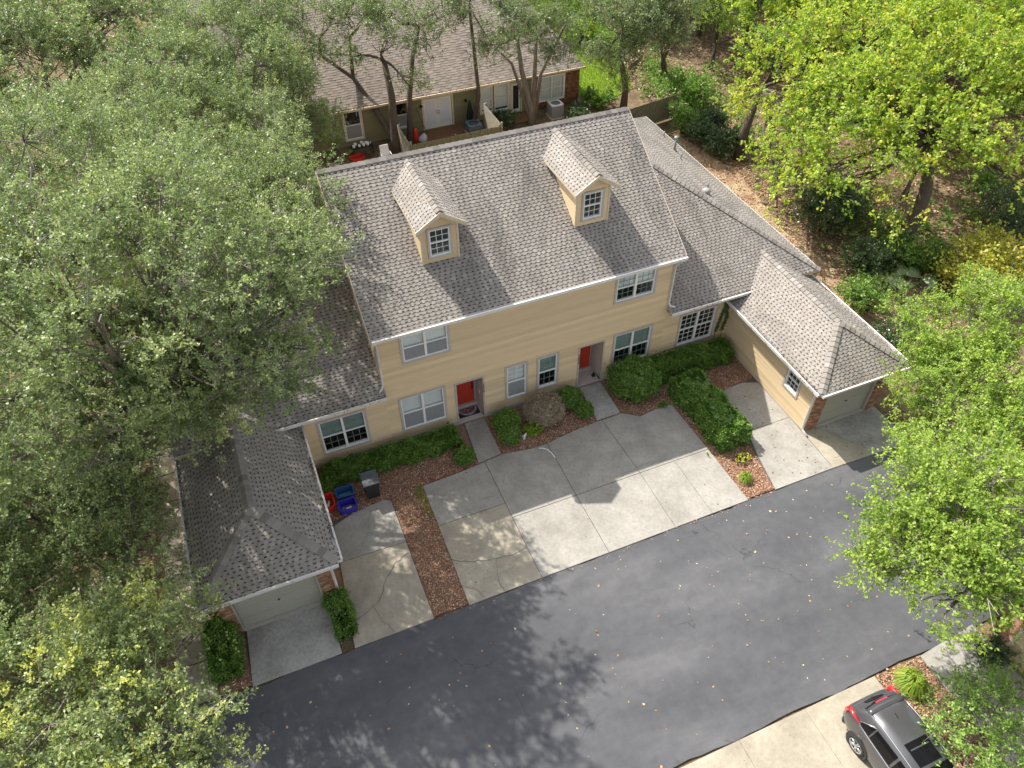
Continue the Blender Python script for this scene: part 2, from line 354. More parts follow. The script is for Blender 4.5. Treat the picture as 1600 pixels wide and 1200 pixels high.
# ------------------------------------------------------------------ shingled roof faces
def shade(base, var):
    k = random.gauss(1, var); t = random.gauss(0, 0.012)
    return (max(0.02, base[0] * k * (1 + t)), max(0.02, base[1] * k), max(0.02, base[2] * k * (1 - t)))
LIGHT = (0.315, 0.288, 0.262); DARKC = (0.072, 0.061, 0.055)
def shingle_face(parent, O, U, V, ext, mat, light=LIGHT, dark=DARKC, expo=0.131, period=0.205, single=False, contrast=1.0, name='shingles'):
    """O: point on the eave, U along the eave, V up the slope, ext: breakpoints (v, umin, umax) of the face"""
    O = Vector(O); U = Vector(U).normalized(); V = Vector(V).normalized(); N = U.cross(V)
    vs = [e[0] for e in ext]
    lo = lambda v: float(np.interp(v, vs, [e[1] for e in ext])); hi = lambda v: float(np.interp(v, vs, [e[2] for e in ext]))
    big = MB(); v = 0.0; top = vs[-1]; row = 0; objs = []
    def P(u, vv, h): return O + U * u + V * vv + N * h
    while v < top - 0.01:
        v2 = min(v + expo, top)
        a0, a1, b0, b1 = lo(v), hi(v), lo(v2), hi(v2)
        umin = min(a0, b0); umax = max(a1, b1); u = umin - random.uniform(0, period)
        cl = lambda x, l, h_: min(max(x, l), h_)
        while u < umax:
            tw = period * random.uniform(0.42, 0.72); gw = period * random.uniform(0.30, 0.52)
            mb = MB() if single else big
            def strip(us, ue, hb, ht, va, vb, c, sides=True):
                la, ha = lo(va), hi(va); lb, hb_ = lo(vb), hi(vb)
                p0, p1 = cl(us, la, ha), cl(ue, la, ha); q0, q1 = cl(us, lb, hb_), cl(ue, lb, hb_)
                if p1 - p0 < 0.004 and q1 - q0 < 0.004: return
                mb.face((P(p0, va, hb), P(p1, va, hb), P(q1, vb, ht), P(q0, vb, ht)), c)
                if sides:
                    mb.face((P(p0, va, -0.004), P(p1, va, -0.004), P(p1, va, hb), P(p0, va, hb)), tuple(x * 0.32 for x in c))  # butt and side faces coloured darker to paint the shadow lines of the rows
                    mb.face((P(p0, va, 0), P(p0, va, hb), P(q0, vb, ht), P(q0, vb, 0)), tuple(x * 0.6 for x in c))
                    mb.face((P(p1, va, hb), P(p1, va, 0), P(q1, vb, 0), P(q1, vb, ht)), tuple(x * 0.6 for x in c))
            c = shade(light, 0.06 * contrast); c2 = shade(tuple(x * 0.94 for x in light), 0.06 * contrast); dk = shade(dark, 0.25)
            if random.random() < 0.06: c = tuple(x * 1.16 for x in c)
            strip(u, u + tw, 0.020, 0.008, v, v2, c)
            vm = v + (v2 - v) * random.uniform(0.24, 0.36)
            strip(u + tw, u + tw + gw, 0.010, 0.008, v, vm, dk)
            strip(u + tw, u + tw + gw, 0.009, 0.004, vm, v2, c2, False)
            if single and mb.v: mb.build('shingle', mat, parent, colour=True)
            u += tw + gw
        v = v2; row += 1
    if not single: return stuff(big.build(name, mat, parent, colour=True))
def cap_run(parent, A, B, w1, w2, mat, light=LIGHT, step=0.22, lap=0.05):
    mat = CAPM
    """overlapping ridge cap shingles from A (low) to B (high); w1, w2: unit vectors down the two slopes"""
    A = Vector(A); B = Vector(B); L = (B - A).length; d = (B - A) / L; w1 = Vector(w1).normalized(); w2 = Vector(w2).normalized()
    n = max(1, int(L / step)); st = L / n
    n1 = d.cross(w1).normalized(); n1 = n1 if n1.z > 0 else -n1; n2 = d.cross(w2).normalized(); n2 = n2 if n2.z > 0 else -n2; nn = (n1 + n2).normalized()
    w1 = n1.cross(d); w1 = w1 if w1.z < 0 else -w1; w2 = n2.cross(d); w2 = w2 if w2.z < 0 else -w2      # square to the ridge line
    for i in range(n):
        p = A + d * (i * st); q = A + d * min(L, (i + 1) * st + lap); hw = 0.165
        c = shade(tuple(x * 0.84 for x in light), 0.13); m = MB()
        for W in (w1, w2):
            a = p + nn * 0.066; b = q + nn * 0.038; t = Vector((0, 0, 0))
            m.hexa((a - nn * 0.022, a + W * hw - nn * 0.022, b + W * hw - nn * 0.022, b - nn * 0.022, a, a + W * hw, b + W * hw, b), c)
        m.build('ridge_cap', mat, parent, colour=True)

# ------------------------------------------------------------------ foliage
def unit(a): return a / np.maximum(np.linalg.norm(a, axis=1, keepdims=True), 1e-9)
def leaf_quads(P, D, Nn, L, Wd):
    """a rhombic blade per row: base P, direction D, face normal Nn"""
    S = unit(np.cross(D, Nn)); L = L[:, None]; Wd = Wd[:, None]
    V = np.empty((len(P), 4, 3)); V[:, 0] = P; V[:, 1] = P + D * L * 0.5 + S * Wd; V[:, 2] = P + D * L; V[:, 3] = P + D * L * 0.5 - S * Wd
    return V.reshape(-1, 3)
def sticks(A, B, ra, rb):
    """three-sided twigs from A to B as quads"""
    d = unit(B - A); ref = np.tile(np.array((0.31, 0.52, 0.79)), (len(A), 1)); u = unit(np.cross(d, ref)); v = np.cross(d, u); out = []
    ring = [(u * math.cos(a) + v * math.sin(a)) for a in (0, 2.094, 4.189)]
    ra = np.broadcast_to(ra, (len(A),))[:, None]; rb = np.broadcast_to(rb, (len(A),))[:, None]
    for k in range(3):
        j = (k + 1) % 3; q = np.empty((len(A), 4, 3))
        q[:, 0] = A + ring[k] * ra; q[:, 1] = A + ring[j] * ra; q[:, 2] = B + ring[j] * rb; q[:, 3] = B + ring[k] * rb; out.append(q)
    return np.concatenate(out).reshape(-1, 3)
def crown_points(lobes, per_m2, rng, gap=0.2):
    C = []; O = []
    for i, (x, y, z, rx, ry, rz) in enumerate(lobes):
        n = max(6, int(per_m2 * 4 * math.pi * ((rx * ry * rz) ** (2 / 3))))
        d = unit(rng.normal(size=(n, 3))); low = d[:, 2] < -0.15; d[low, 2] *= rng.uniform(-0.6, 0.6, low.sum()); d = unit(d)
        r = rng.uniform(0.35, 1.0, n) ** 0.45
        r *= 1 + 0.22 * np.sin(d[:, 0] * 5 + i) * np.cos(d[:, 1] * 4 + 2 * i)
        C.append(np.array((x, y, z)) + d * r[:, None] * np.array((rx, ry, rz))); O.append(np.full(n, i))
    C = np.concatenate(C); O = np.concatenate(O)
    f = np.sin(1.9 * C[:, 0] + 0.8 * C[:, 2]) + np.sin(2.3 * C[:, 1] + 1.1) + np.sin(2.9 * C[:, 2] + C[:, 0] * 0.7) + 0.8 * np.sin(3.7 * C[:, 0] - 2.9 * C[:, 1])
    keep = f > np.quantile(f, gap); return C[keep], O[keep]      # leave openings between the boughs
def foliage(C, ctr, rng, twigs, leaves, tl, ls, lw, up=0.55, droop=0.15):
    """sprays of twigs with leaves set along them; C: spray centres, ctr: the limb each grows from"""
    n = len(C); A = np.repeat(C, twigs, 0); out = unit(np.repeat(C - ctr, twigs, 0))
    D = unit(out * 0.7 + np.array((0, 0, 0.35)) + rng.normal(size=A.shape) * 0.75)
    TL = tl * rng.uniform(0.5, 1.3, len(A)); A = A + rng.normal(size=A.shape) * tl * 0.45
    B = A + D * TL[:, None]; B[:, 2] -= droop * TL
    k = leaves; t = rng.uniform(0.12, 1.05, (len(A), k)).reshape(-1)
    Ar = np.repeat(A, k, 0); Br = np.repeat(B, k, 0); P = Ar + (Br - Ar) * t[:, None] + rng.normal(size=Ar.shape) * tl * 0.07
    Dr = np.repeat(unit(B - A), k, 0); LD = unit(Dr * 0.6 + rng.normal(size=Ar.shape) * 0.75)
    NN = unit(np.array((0, 0, up)) + np.repeat(out, k, 0) * 0.35 + rng.normal(size=Ar.shape) * 0.55)
    L = ls * rng.uniform(0.6, 1.25, len(P))
    tw = np.repeat(np.repeat(rng.normal(0, 0.13, n), twigs), k)
    tint = np.clip(0.46 + tw + rng.normal(0, 0.17, len(P)), 0, 0.97)
    return leaf_quads(P, LD, NN, L, L * lw), tint, A, B
def make_tree(name, label, base, lobes, leafmat, bark, trunk_r=0.22, per=1.0, twigs=9, leaves=20, tl=0.55, ls=0.075, lw=0.26, group=None, seed=1,
              fork=0.38, cat='tree', stems=None, twigmat=None, up=0.55, dead=0.06, yellow=0.0, gap=0.2, tone=0.0):
    rng = np.random.default_rng(seed); t = thing(name, label, cat, base, group); base = np.array(base, float)
    lob = np.array([l[:3] for l in lobes]); cen = lob.mean(0)
    C, own = crown_points(lobes, per, rng, gap)
    F = base + (cen - base) * np.array((0.55, 0.55, fork)); F[2] = base[2] + (lob[:, 2].min() - base[2]) * fork * 1.5
    m = MB()
    if stems is None:
        pts = [base + np.array((0, 0, -0.05)), base + (F - base) * 0.35 + rng.normal(size=3) * 0.08, F]
        m.tube([base + np.array((0, 0, -0.12)), base + np.array((0, 0, 0.25)), *pts[1:]], [trunk_r * 1.45, trunk_r * 1.05, trunk_r * 0.9, trunk_r * 0.75], 9)
    else:
        for st in stems: m.tube(st[0], st[1], 9)
    tr = m.build('trunk', bark, t, True)
    lm = MB(); nodes = []
    for i, l in enumerate(lob):
        tgt = l - np.array((0, 0, lobes[i][5] * 0.35)); s0 = F if stems is None else np.array(min((st[0][-1] for st in stems), key=lambda q: np.linalg.norm(np.array(q) - l)))
        mid = (s0 + tgt) / 2 + np.array((0, 0, 0.10 * np.linalg.norm(tgt - s0))) + rng.normal(size=3) * 0.25
        pth = []
        for q in np.linspace(0, 1, 6): pth.append((1 - q) ** 2 * s0 + 2 * q * (1 - q) * mid + q * q * tgt)
        r0 = trunk_r * 0.42; lm.tube(pth, list(np.linspace(r0, r0 * 0.35, 6)), 7); nodes.append(np.array(pth[2:]))
    for i, l in enumerate(lob):                     # secondary limbs spreading inside each lobe
        s0 = nodes[i][1]; ex = []
        for q in range(6):
            d = unit(rng.normal(size=(1, 3)))[0]; d[2] = abs(d[2]) * 0.7 - 0.15; tgt = l + d * np.array(lobes[i][3:]) * rng.uniform(0.55, 0.8)
            mid = (s0 + tgt) / 2 + rng.normal(size=3) * 0.2 + np.array((0, 0, -0.1)); pth = [(1 - k) ** 2 * s0 + 2 * k * (1 - k) * mid + k * k * tgt for k in np.linspace(0, 1, 5)]
            lm.tube(pth, list(np.linspace(trunk_r * 0.13, trunk_r * 0.05 + 0.006, 5)), 5); ex += pth[2:]
        nodes[i] = np.array(ex)
    near = np.empty_like(C); ctr = lob[own] - np.array((0, 0, 1)) * np.array([l[5] for l in lobes])[own][:, None] * 0.4
    for i in range(len(lobes)):
        s = own == i; nd = nodes[i]; dd = ((C[s][:, None] - nd[None]) ** 2).sum(2); near[s] = nd[dd.argmin(1)]
    lm.build('limbs', bark, t, True)
    mid = near * 0.45 + C * 0.55 + rng.normal(size=C.shape) * 0.22; mid[:, 2] -= 0.08
    br = np.concatenate((sticks(near, mid, trunk_r * 0.05 + 0.008, trunk_r * 0.03 + 0.006), sticks(mid, C, trunk_r * 0.03 + 0.006, 0.006)))
    V, tint, A, B = foliage(C, ctr, rng, twigs, leaves, tl, ls, lw, up)
    tint = np.clip(tint + tone, 0, 0.97)
    if yellow: # a few sprays turned yellow at the top of the crown
        pick = np.repeat(rng.random(len(C)) < yellow, twigs * leaves); tint[pick] = np.clip(tint[pick] + 0.5, 0, 1)
    sel = rng.random(len(A)) < 0.5
    tw = sticks(A[sel], B[sel], 0.008, 0.003)
    nd = int(len(C) * dead)
    if nd:
        k = rng.choice(len(C), nd); a = np.repeat(C[k], 3, 0); d = unit(a - np.repeat(ctr[k], 3, 0) + rng.normal(size=a.shape) * 0.9)
        tw = np.concatenate((tw, sticks(a, a + d * rng.uniform(0.5, 1.1, (len(a), 1)), 0.014, 0.004)))
    stuff(fast_quads('branches', br, bark, t))
    stuff(fast_quads('twigs', tw, twigmat or TWIG, t)); stuff(fast_quads('crown', V, leafmat, t, tint=tint))
    return t
def blob_points(shape, n, rng):
    """points and outward normals on a clipped shrub: ('ball', c, r) or ('box', x0, x1, y0, y1, h, angle about its centre)"""
    if shape[0] == 'ball':
        c, r = np.array(shape[1]), np.array(shape[2]); d = unit(rng.normal(size=(n, 3))); d[:, 2] = np.abs(d[:, 2]) * 1.0 - 0.25 * (rng.random(n) < 0.3)
        d = unit(d); k = 1 + 0.08 * np.sin(7 * d[:, 0] + 3) * np.sin(6 * d[:, 1]) + 0.06 * np.sin(13 * d[:, 0]) * np.sin(12 * d[:, 1] + 8 * d[:, 2]) + rng.normal(0, 0.05, n) + (rng.random(n) < 0.06) * rng.exponential(0.07, n)
        return c + d * r * k[:, None], d
    _, x0, x1, y0, y1, h, rot = shape
    hx, hy = (x1 - x0) / 2, (y1 - y0) / 2; ax = np.array((hy * h * 2, hx * h * 2, 2 * hx * hy))
    f = rng.choice(3, n, p=ax / ax.sum()); s = np.where(rng.random(n) < 0.5, -1, 1.0)
    q = rng.uniform(-1, 1, (n, 3)); q[np.arange(n), f] = s; q[:, 2] = np.where(f == 2, 1, q[:, 2])
    nn = np.zeros((n, 3)); nn[np.arange(n), f] = np.where(f == 2, 1, s)
    ex = np.maximum(np.abs(q) - 0.62, 0) / 0.38; rr = np.sqrt((np.maximum(ex[:, 0] * hx, ex[:, 1] * hy) ** 2) + 1e-9)
    q[:, 2] -= np.where(f == 2, 0.22 * np.maximum(ex[:, 0], ex[:, 1]) ** 2, 0)
    q[:, :2] *= np.where(f[:, None] != 2, 1 - 0.13 * np.clip(q[:, 2:3], 0, 1) ** 3, 1)
    P = np.c_[q[:, 0] * hx, q[:, 1] * hy, (q[:, 2] + 1) * h / 2]
    wob = 0.07 * np.sin(P[:, 0] * 6.3 + P[:, 2] * 4) * np.sin(P[:, 1] * 5.3 + 1) + 0.06 * np.sin(P[:, 0] * 2.7 + P[:, 1] * 3) + 0.05 * np.sin(P[:, 0] * 11) * np.sin(P[:, 1] * 9 + P[:, 2] * 10) + (rng.random(n) < 0.06) * rng.exponential(0.06, n)
    P = P + nn * (wob + rng.normal(0, 0.035, n))[:, None]
    c, s_ = math.cos(rot), math.sin(rot); Rz = np.array(((c, -s_, 0), (s_, c, 0), (0, 0, 1)))
    return P @ Rz.T + np.array(((x0 + x1) / 2, (y0 + y1) / 2, 0)), nn @ Rz.T
def shrub(name, label, shapes, leafmat, n, ls=0.055, lw=0.32, seed=1, group=None, core=True, spiky=0.0, cat='shrub'):
    rng = np.random.default_rng(seed)
    s0 = shapes[0]; base = (s0[1][0], s0[1][1], 0) if s0[0] == 'ball' else ((s0[1] + s0[2]) / 2, (s0[3] + s0[4]) / 2, 0)
    t = thing(name, label, cat, base, group); Vs = []; Ts = []; stem = MB()
    for sh in shapes:
        m = n // len(shapes); P, Nn = blob_points(sh, m, rng)
        P = P - Nn * (rng.random(m) ** 2 * 0.16)[:, None]
        D = unit(Nn * (0.55 + spiky) + rng.normal(size=P.shape) * 0.7); FN = unit(Nn * 0.6 + np.array((0, 0, 0.5)) + rng.normal(size=P.shape) * 0.5)
        L = ls * rng.uniform(0.6, 1.3, m); Vs.append(leaf_quads(P, D, FN, L, L * lw))
        pat = np.sin(P[:, 0] * 9 + seed) * np.sin(P[:, 1] * 8) * 0.08
        Ts.append(np.clip(0.45 + pat + rng.normal(0, 0.17, m), 0, 1))
        # woody inside: stems fanning from the ground to the leaf shell
        k = 60; pick = P[rng.choice(m, k)]; g = np.array((pick[:, 0].mean(), pick[:, 1].mean(), 0.0))
        foot = pick * np.array((0.25, 0.25, 0)) + g * np.array((0.75, 0.75, 0)) if sh[0] == 'ball' else pick * np.array((1, 1, 0)) + rng.normal(size=(k, 3)) * np.array((0.08, 0.08, 0))
        foot[:, 2] = -0.02
        Vs_st = sticks(foot, pick, 0.012, 0.004); stem.v.extend(map(tuple, Vs_st)); b = len(stem.v) - len(Vs_st)
        stem.f.extend([tuple(range(b + i, b + i + 4)) for i in range(0, len(Vs_st), 4)]); stem.c.extend([(1, 1, 1)] * (len(Vs_st) // 4))
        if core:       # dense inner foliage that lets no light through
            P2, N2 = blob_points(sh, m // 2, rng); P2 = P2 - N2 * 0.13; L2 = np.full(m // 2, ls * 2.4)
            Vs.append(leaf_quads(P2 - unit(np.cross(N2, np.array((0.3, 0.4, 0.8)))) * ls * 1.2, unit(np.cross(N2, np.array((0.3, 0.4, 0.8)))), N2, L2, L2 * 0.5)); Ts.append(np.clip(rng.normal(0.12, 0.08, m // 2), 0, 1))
    stem.build('stems', BARK_D, t)
    stuff(fast_quads('foliage', np.concatenate(Vs), leafmat, t, tint=np.concatenate(Ts)))
    return t
def blade_clump(name, label, c, r, h, n, leafmat, seed, wd=0.012, group=None, cat='plant'):
    """arching strap leaves from one foot"""
    rng = np.random.default_rng(seed); t = thing(name, label, cat, c, group); c = np.array(c)
    a = rng.uniform(0, 6.283, n); lean = rng.uniform(0.15, 1.0, n); d = np.c_[np.cos(a), np.sin(a), np.zeros(n)]
    A = c + d * rng.uniform(0, 0.12, (n, 1)) * r; hh = h * rng.uniform(0.7, 1.1, n)
    Mi = A + d * (lean * r * 0.5)[:, None] + np.c_[np.zeros((n, 2)), hh * 0.8]; T = A + d * (lean * r * 1.05)[:, None] + np.c_[np.zeros((n, 2)), hh * (1 - lean * 0.75)]
    S = np.c_[-np.sin(a), np.cos(a), np.zeros(n)] * wd
    q1 = np.stack((A - S, A + S, Mi + S, Mi - S), 1); q2 = np.stack((Mi - S, Mi + S, T + S * 0.15, T - S * 0.15), 1)
    V = np.concatenate((q1, q2)).reshape(-1, 3); tint = np.clip(rng.normal(0.55, 0.2, n), 0, 1)
    stuff(fast_quads('blades', V, leafmat, t, tint=np.r_[tint, tint])); return t
def scatter(name, poly, dens, size, cols, seed, z=0.012, lift=0.03, label=None, mat=None, tilt=0.45, avoid=None):
    """loose dead leaves and chips lying in a ground polygon"""
    rng = np.random.default_rng(seed); P_ = np.array(poly); lo, hi = P_.min(0), P_.max(0)
    n = int(dens * (hi - lo).prod()); p = rng.uniform(lo, hi, (n, 2)); ins = np.zeros(n, bool)
    j = len(P_) - 1
    for i in range(len(P_)):
        a, b = P_[i], P_[j]; c_ = (a[1] > p[:, 1]) != (b[1] > p[:, 1]); ins ^= c_ & (p[:, 0] < (b[0] - a[0]) * (p[:, 1] - a[1]) / (b[1] - a[1] + 1e-12) + a[0]); j = i
    p = p[ins]; n = len(p); a = rng.uniform(0, 6.283, n)
    D = unit(np.c_[np.cos(a), np.sin(a), rng.normal(0, tilt * 0.5, n)]); NN = unit(np.c_[rng.normal(0, tilt, (n, 2)), np.ones(n)])
    L = size * rng.uniform(0.5, 1.3, n); P3 = np.c_[p, z + rng.random(n) * lift + np.abs(D[:, 2]) * L * 0.5 + 0.25 * L * tilt * 0.5]
    V = leaf_quads(P3, D, NN, L, L * rng.uniform(0.2, 0.42, n)); C_ = np.array(cols)[rng.choice(len(cols), n)] * rng.uniform(0.6, 1.3, (n, 1))
    return stuff(fast_quads(name, V, mat or LITTER, None, colr=C_), label)

# ------------------------------------------------------------------ the ground, the road and the paving
m = MB(); m.face(((-320, -320, -0.06), (320, -320, -0.06), (320, 320, -0.06), (-320, 320, -0.06))); struct(m.build('ground', GROUND))
def sheet(name, poly, z, mat):
    m = MB(); m.face([(x, y, z) for x, y in poly]); return struct(m.build(name, mat))
rng0 = np.random.default_rng(3)
edge = [(x, -7.70 + 0.035 * math.sin(x * 2.3) + rng0.normal(0, 0.02)) for x in np.arange(-30, 19.6, 0.35)]
edge2 = [(x, -14.70 + 0.03 * math.sin(x * 1.7) + rng0.normal(0, 0.015)) for x in np.arange(19.4, -30.1, -0.4)]
sheet('road', edge + edge2, 0.0, ASPHALT)
sheet('mulch_bed', [(-3.4, -7.6), (-3.4, 0.05), (15.5, 0.05), (15.5, -2.4), (12.9, -7.62), (0.6, -7.62), (-0.8, -7.62)], -0.02, MULCH)
sheet('planting_bed', [(-9.3, -7.5), (-9.3, 0.5), (-6.6, 0.5), (-6.6, -7.62)], -0.024, MULCH)
sheet('verge', [(10.9, -14.8), (10.9, -22.0), (19.0, -22.0), (19.0, -14.8)], -0.02, MULCH)
sheet('lawn', [(20.2, 22.6), (20.6, 48), (30, 52), (27.5, 33), (24.0, 24.0)], -0.03, LAWNM)
sheet('side_path', [(19.6, -1.0), (19.8, 15.0), (23.4, 17.5), (24.4, 12), (23.2, 6), (23.6, 1.5), (25.2, -2.5), (23.0, -4.0)], -0.035, SAND)
def paving(name, base, slabs, mat=CONC):
    m = MB(); m.slab(base, -0.05, -0.004); p = struct(m.build(name, JOINT))
    for s_ in slabs:
        poly, mt = (s_ if isinstance(s_, tuple) and not isinstance(s_[0], (int, float)) and hasattr(s_[1], 'node_tree') else (s_, mat))
        q = MB(); cx = sum(a for a, b in poly) / len(poly); cy = sum(b for a, b in poly) / len(poly)
        sh = [(a + (cx - a) * 0.012 / max(0.3, math.hypot(cx - a, cy - b)), b + (cy - b) * 0.012 / max(0.3, math.hypot(cx - a, cy - b))) for a, b in poly]
        q.slab(sh, -0.04, 0.03 + random.uniform(-0.003, 0.003)); q.build('slab', mt, p, bevel=0.006)
    return p
def crack(parent, pts, wd=0.022, z=0.0375, seed=0):
    rg = random.Random(seed); P = []; wd *= 0.62
    for (a, b), (c, d) in zip(pts, pts[1:]):
        n = max(2, int(math.hypot(c - a, d - b) / 0.12))
        for i in range(n): t_ = i / n; P.append((a + (c - a) * t_ + rg.gauss(0, 0.024), b + (d - b) * t_ + rg.gauss(0, 0.024)))
    P.append(pts[-1]); m = MB(); W = [wd * rg.uniform(0.25, 1.0) for _ in P]
    for i in range(len(P) - 1):
        (a, b), (c, d) = P[i], P[i + 1]; L = math.hypot(c - a, d - b) or 1; nx, ny = -(d - b) / L, (c - a) / L
        m.face(((a - nx * W[i], b - ny * W[i], z), (c - nx * W[i + 1], d - ny * W[i + 1], z), (c + nx * W[i + 1], d + ny * W[i + 1], z), (a + nx * W[i], b + ny * W[i], z)))
    return m.build('crack', CRACK, parent)
YE = -7.70
drive = paving('shared_driveway', [(0.45, YE), (0.53, -2.45), (3.85, -2.2), (8.06, -2.1), (11.35, -2.5), (11.42, YE)],
    [[(0.51, -4.36), (0.53, -2.44), (2.1, -2.36), (3.1, -2.27), (3.1, -4.36)],
     ([(0.45, YE), (0.51, -4.36), (3.1, -4.36), (3.09, YE)], CONC_TAN),
     [(3.1, -5.05), (3.1, -2.27), (3.87, -2.17), (5.07, -2.36), (5.7, -2.35), (5.66, -5.05)], [(3.09, YE), (3.1, -5.05), (5.66, -5.05), (5.65, YE)],
     [(5.66, -5.05), (5.7, -2.35), (7.06, -2.15), (8.06, -2.09), (8.25, -2.1), (8.35, -5.05)], [(5.65, YE), (5.66, -5.05), (8.35, -5.05), (8.33, YE)],
     [(8.35, -5.05), (8.25, -2.1), (9.15, -2.06), (9.76, -2.5), (10.57, -2.42), (11.3, -2.42), (11.38, -5.05)],
     [(8.33, YE), (8.35, -5.05), (9.85, -5.05), (9.88, YE)], [(9.88, YE), (9.85, -5.05), (11.38, -5.05), (11.42, YE)]])
crack(drive, [(0.46, -5.85), (1.2, -6.25), (1.8, -6.4), (2.4, -6.48), (3.07, -6.42)], 0.03, seed=1)
crack(drive, [(1.86, -6.45), (1.75, -7.0), (1.69, -7.4), (1.72, -7.66)], 0.024, seed=2)
crack(drive, [(0.47, -6.95), (0.85, -7.25), (1.0, -7.6)], 0.014, seed=3)
crack(drive, [(3.1, -4.0), (2.6, -3.85), (1.9, -3.9)], 0.01, seed=4); crack(drive, [(3.3, -4.9), (4.2, -4.55), (5.2, -4.35), (5.66, -4.4)], 0.008, seed=5)
crack(drive, [(5.7, -5.6), (6.6, -5.35), (7.4, -4.98), (8.6, -4.72), (10.0, -4.95), (11.3, -4.9)], 0.009, seed=6)
wd_ = paving('side_driveway', [(-3.42, YE), (-2.95, -2.55), (-0.70, -2.5), (-0.76, YE)],
    [[(-3.12, -4.46), (-2.95, -2.9), (-2.2, -2.62), (-1.0, -2.48), (-0.74, -2.6), (-0.75, -4.54)], ([(-3.42, YE), (-3.12, -4.46), (-0.75, -4.54), (-0.76, YE)], CONC_TAN)])
crack(wd_, [(-3.3, -6.85), (-2.6, -6.6), (-2.2, -6.35), (-1.8, -5.7), (-1.3, -5.2), (-0.8, -5.0)], 0.026, seed=7)
crack(wd_, [(-2.5, -6.6), (-2.35, -7.1), (-2.1, -7.66)], 0.018, seed=8); crack(wd_, [(-2.45, -4.44), (-1.8, -3.5), (-1.55, -2.6)], 0.009, seed=9)
paving('garage_apron', [(-6.62, YE), (-6.5, -5.72), (-3.84, -5.72), (-3.82, YE)], [[(-6.62, YE), (-6.5, -5.72), (-3.84, -5.72), (-3.82, YE)]], CONC_OLD)
gd = paving('garage_driveway', [(12.62, YE), (13.5, -2.6), (15.35, -2.3), (15.35, -5.7), (18.9, -5.7), (18.9, YE - 0.1)],
    [[(13.3, -4.9), (13.55, -2.6), (14.7, -2.5), (15.33, -2.75), (15.33, -4.9)], [(12.62, YE), (12.98, -6.0), (13.3, -4.9), (15.33, -4.9), (15.26, YE)],
     ([(15.26, YE), (15.33, -5.75), (16.0, -5.75), (17.3, YE - 0.05)], CONC_TAN), ([(17.3, YE - 0.05), (16.0, -5.75), (18.9, -5.75), (18.9, YE - 0.1)], CONC_OLD)])
paving('walkway', [(2.85, -2.2), (3.05, -0.1), (3.9, -0.1), (3.84, -2.12)], [[(2.85, -2.24), (3.05, -0.12), (3.9, -0.12), (3.84, -2.14)]])
paving('walkway', [(8.05, -2.06), (8.2, -0.1), (9.2, -0.1), (9.13, -2.0)], [[(8.05, -2.05), (8.2, -0.12), (9.2, -0.12), (9.13, -2.02)]], CONC_OLD)
paving('footpath', [(-8.75, -7.6), (-8.75, 3.2), (-7.62, 3.2), (-7.62, -7.6)], [[(-8.75, y0), (-8.75, y0 + 1.32), (-7.62, y0 + 1.32), (-7.62, y0)] for y0 in np.arange(-7.6, 2.9, 1.35)], CONC_TAN)
paving('neighbour_driveway', [(3.9, -14.74), (3.9, -22), (11.15, -22), (11.15, -14.74)],
    [([(x0, -14.74), (x0, -22), (x1, -22), (x1, -14.74)], CONC_TAN) for x0, x1 in ((3.9, 6.2), (6.2, 8.52), (8.52, 11.15))])
paving('neighbour_apron', [(12.9, -14.78), (12.75, -22), (15.35, -22), (15.25, -14.6)], [([(12.9, -14.78), (12.85, -17.4), (15.3, -17.4), (15.25, -14.6)], CONC), ([(12.85, -17.4), (12.75, -22), (15.35, -22), (15.3, -17.4)], CONC)])

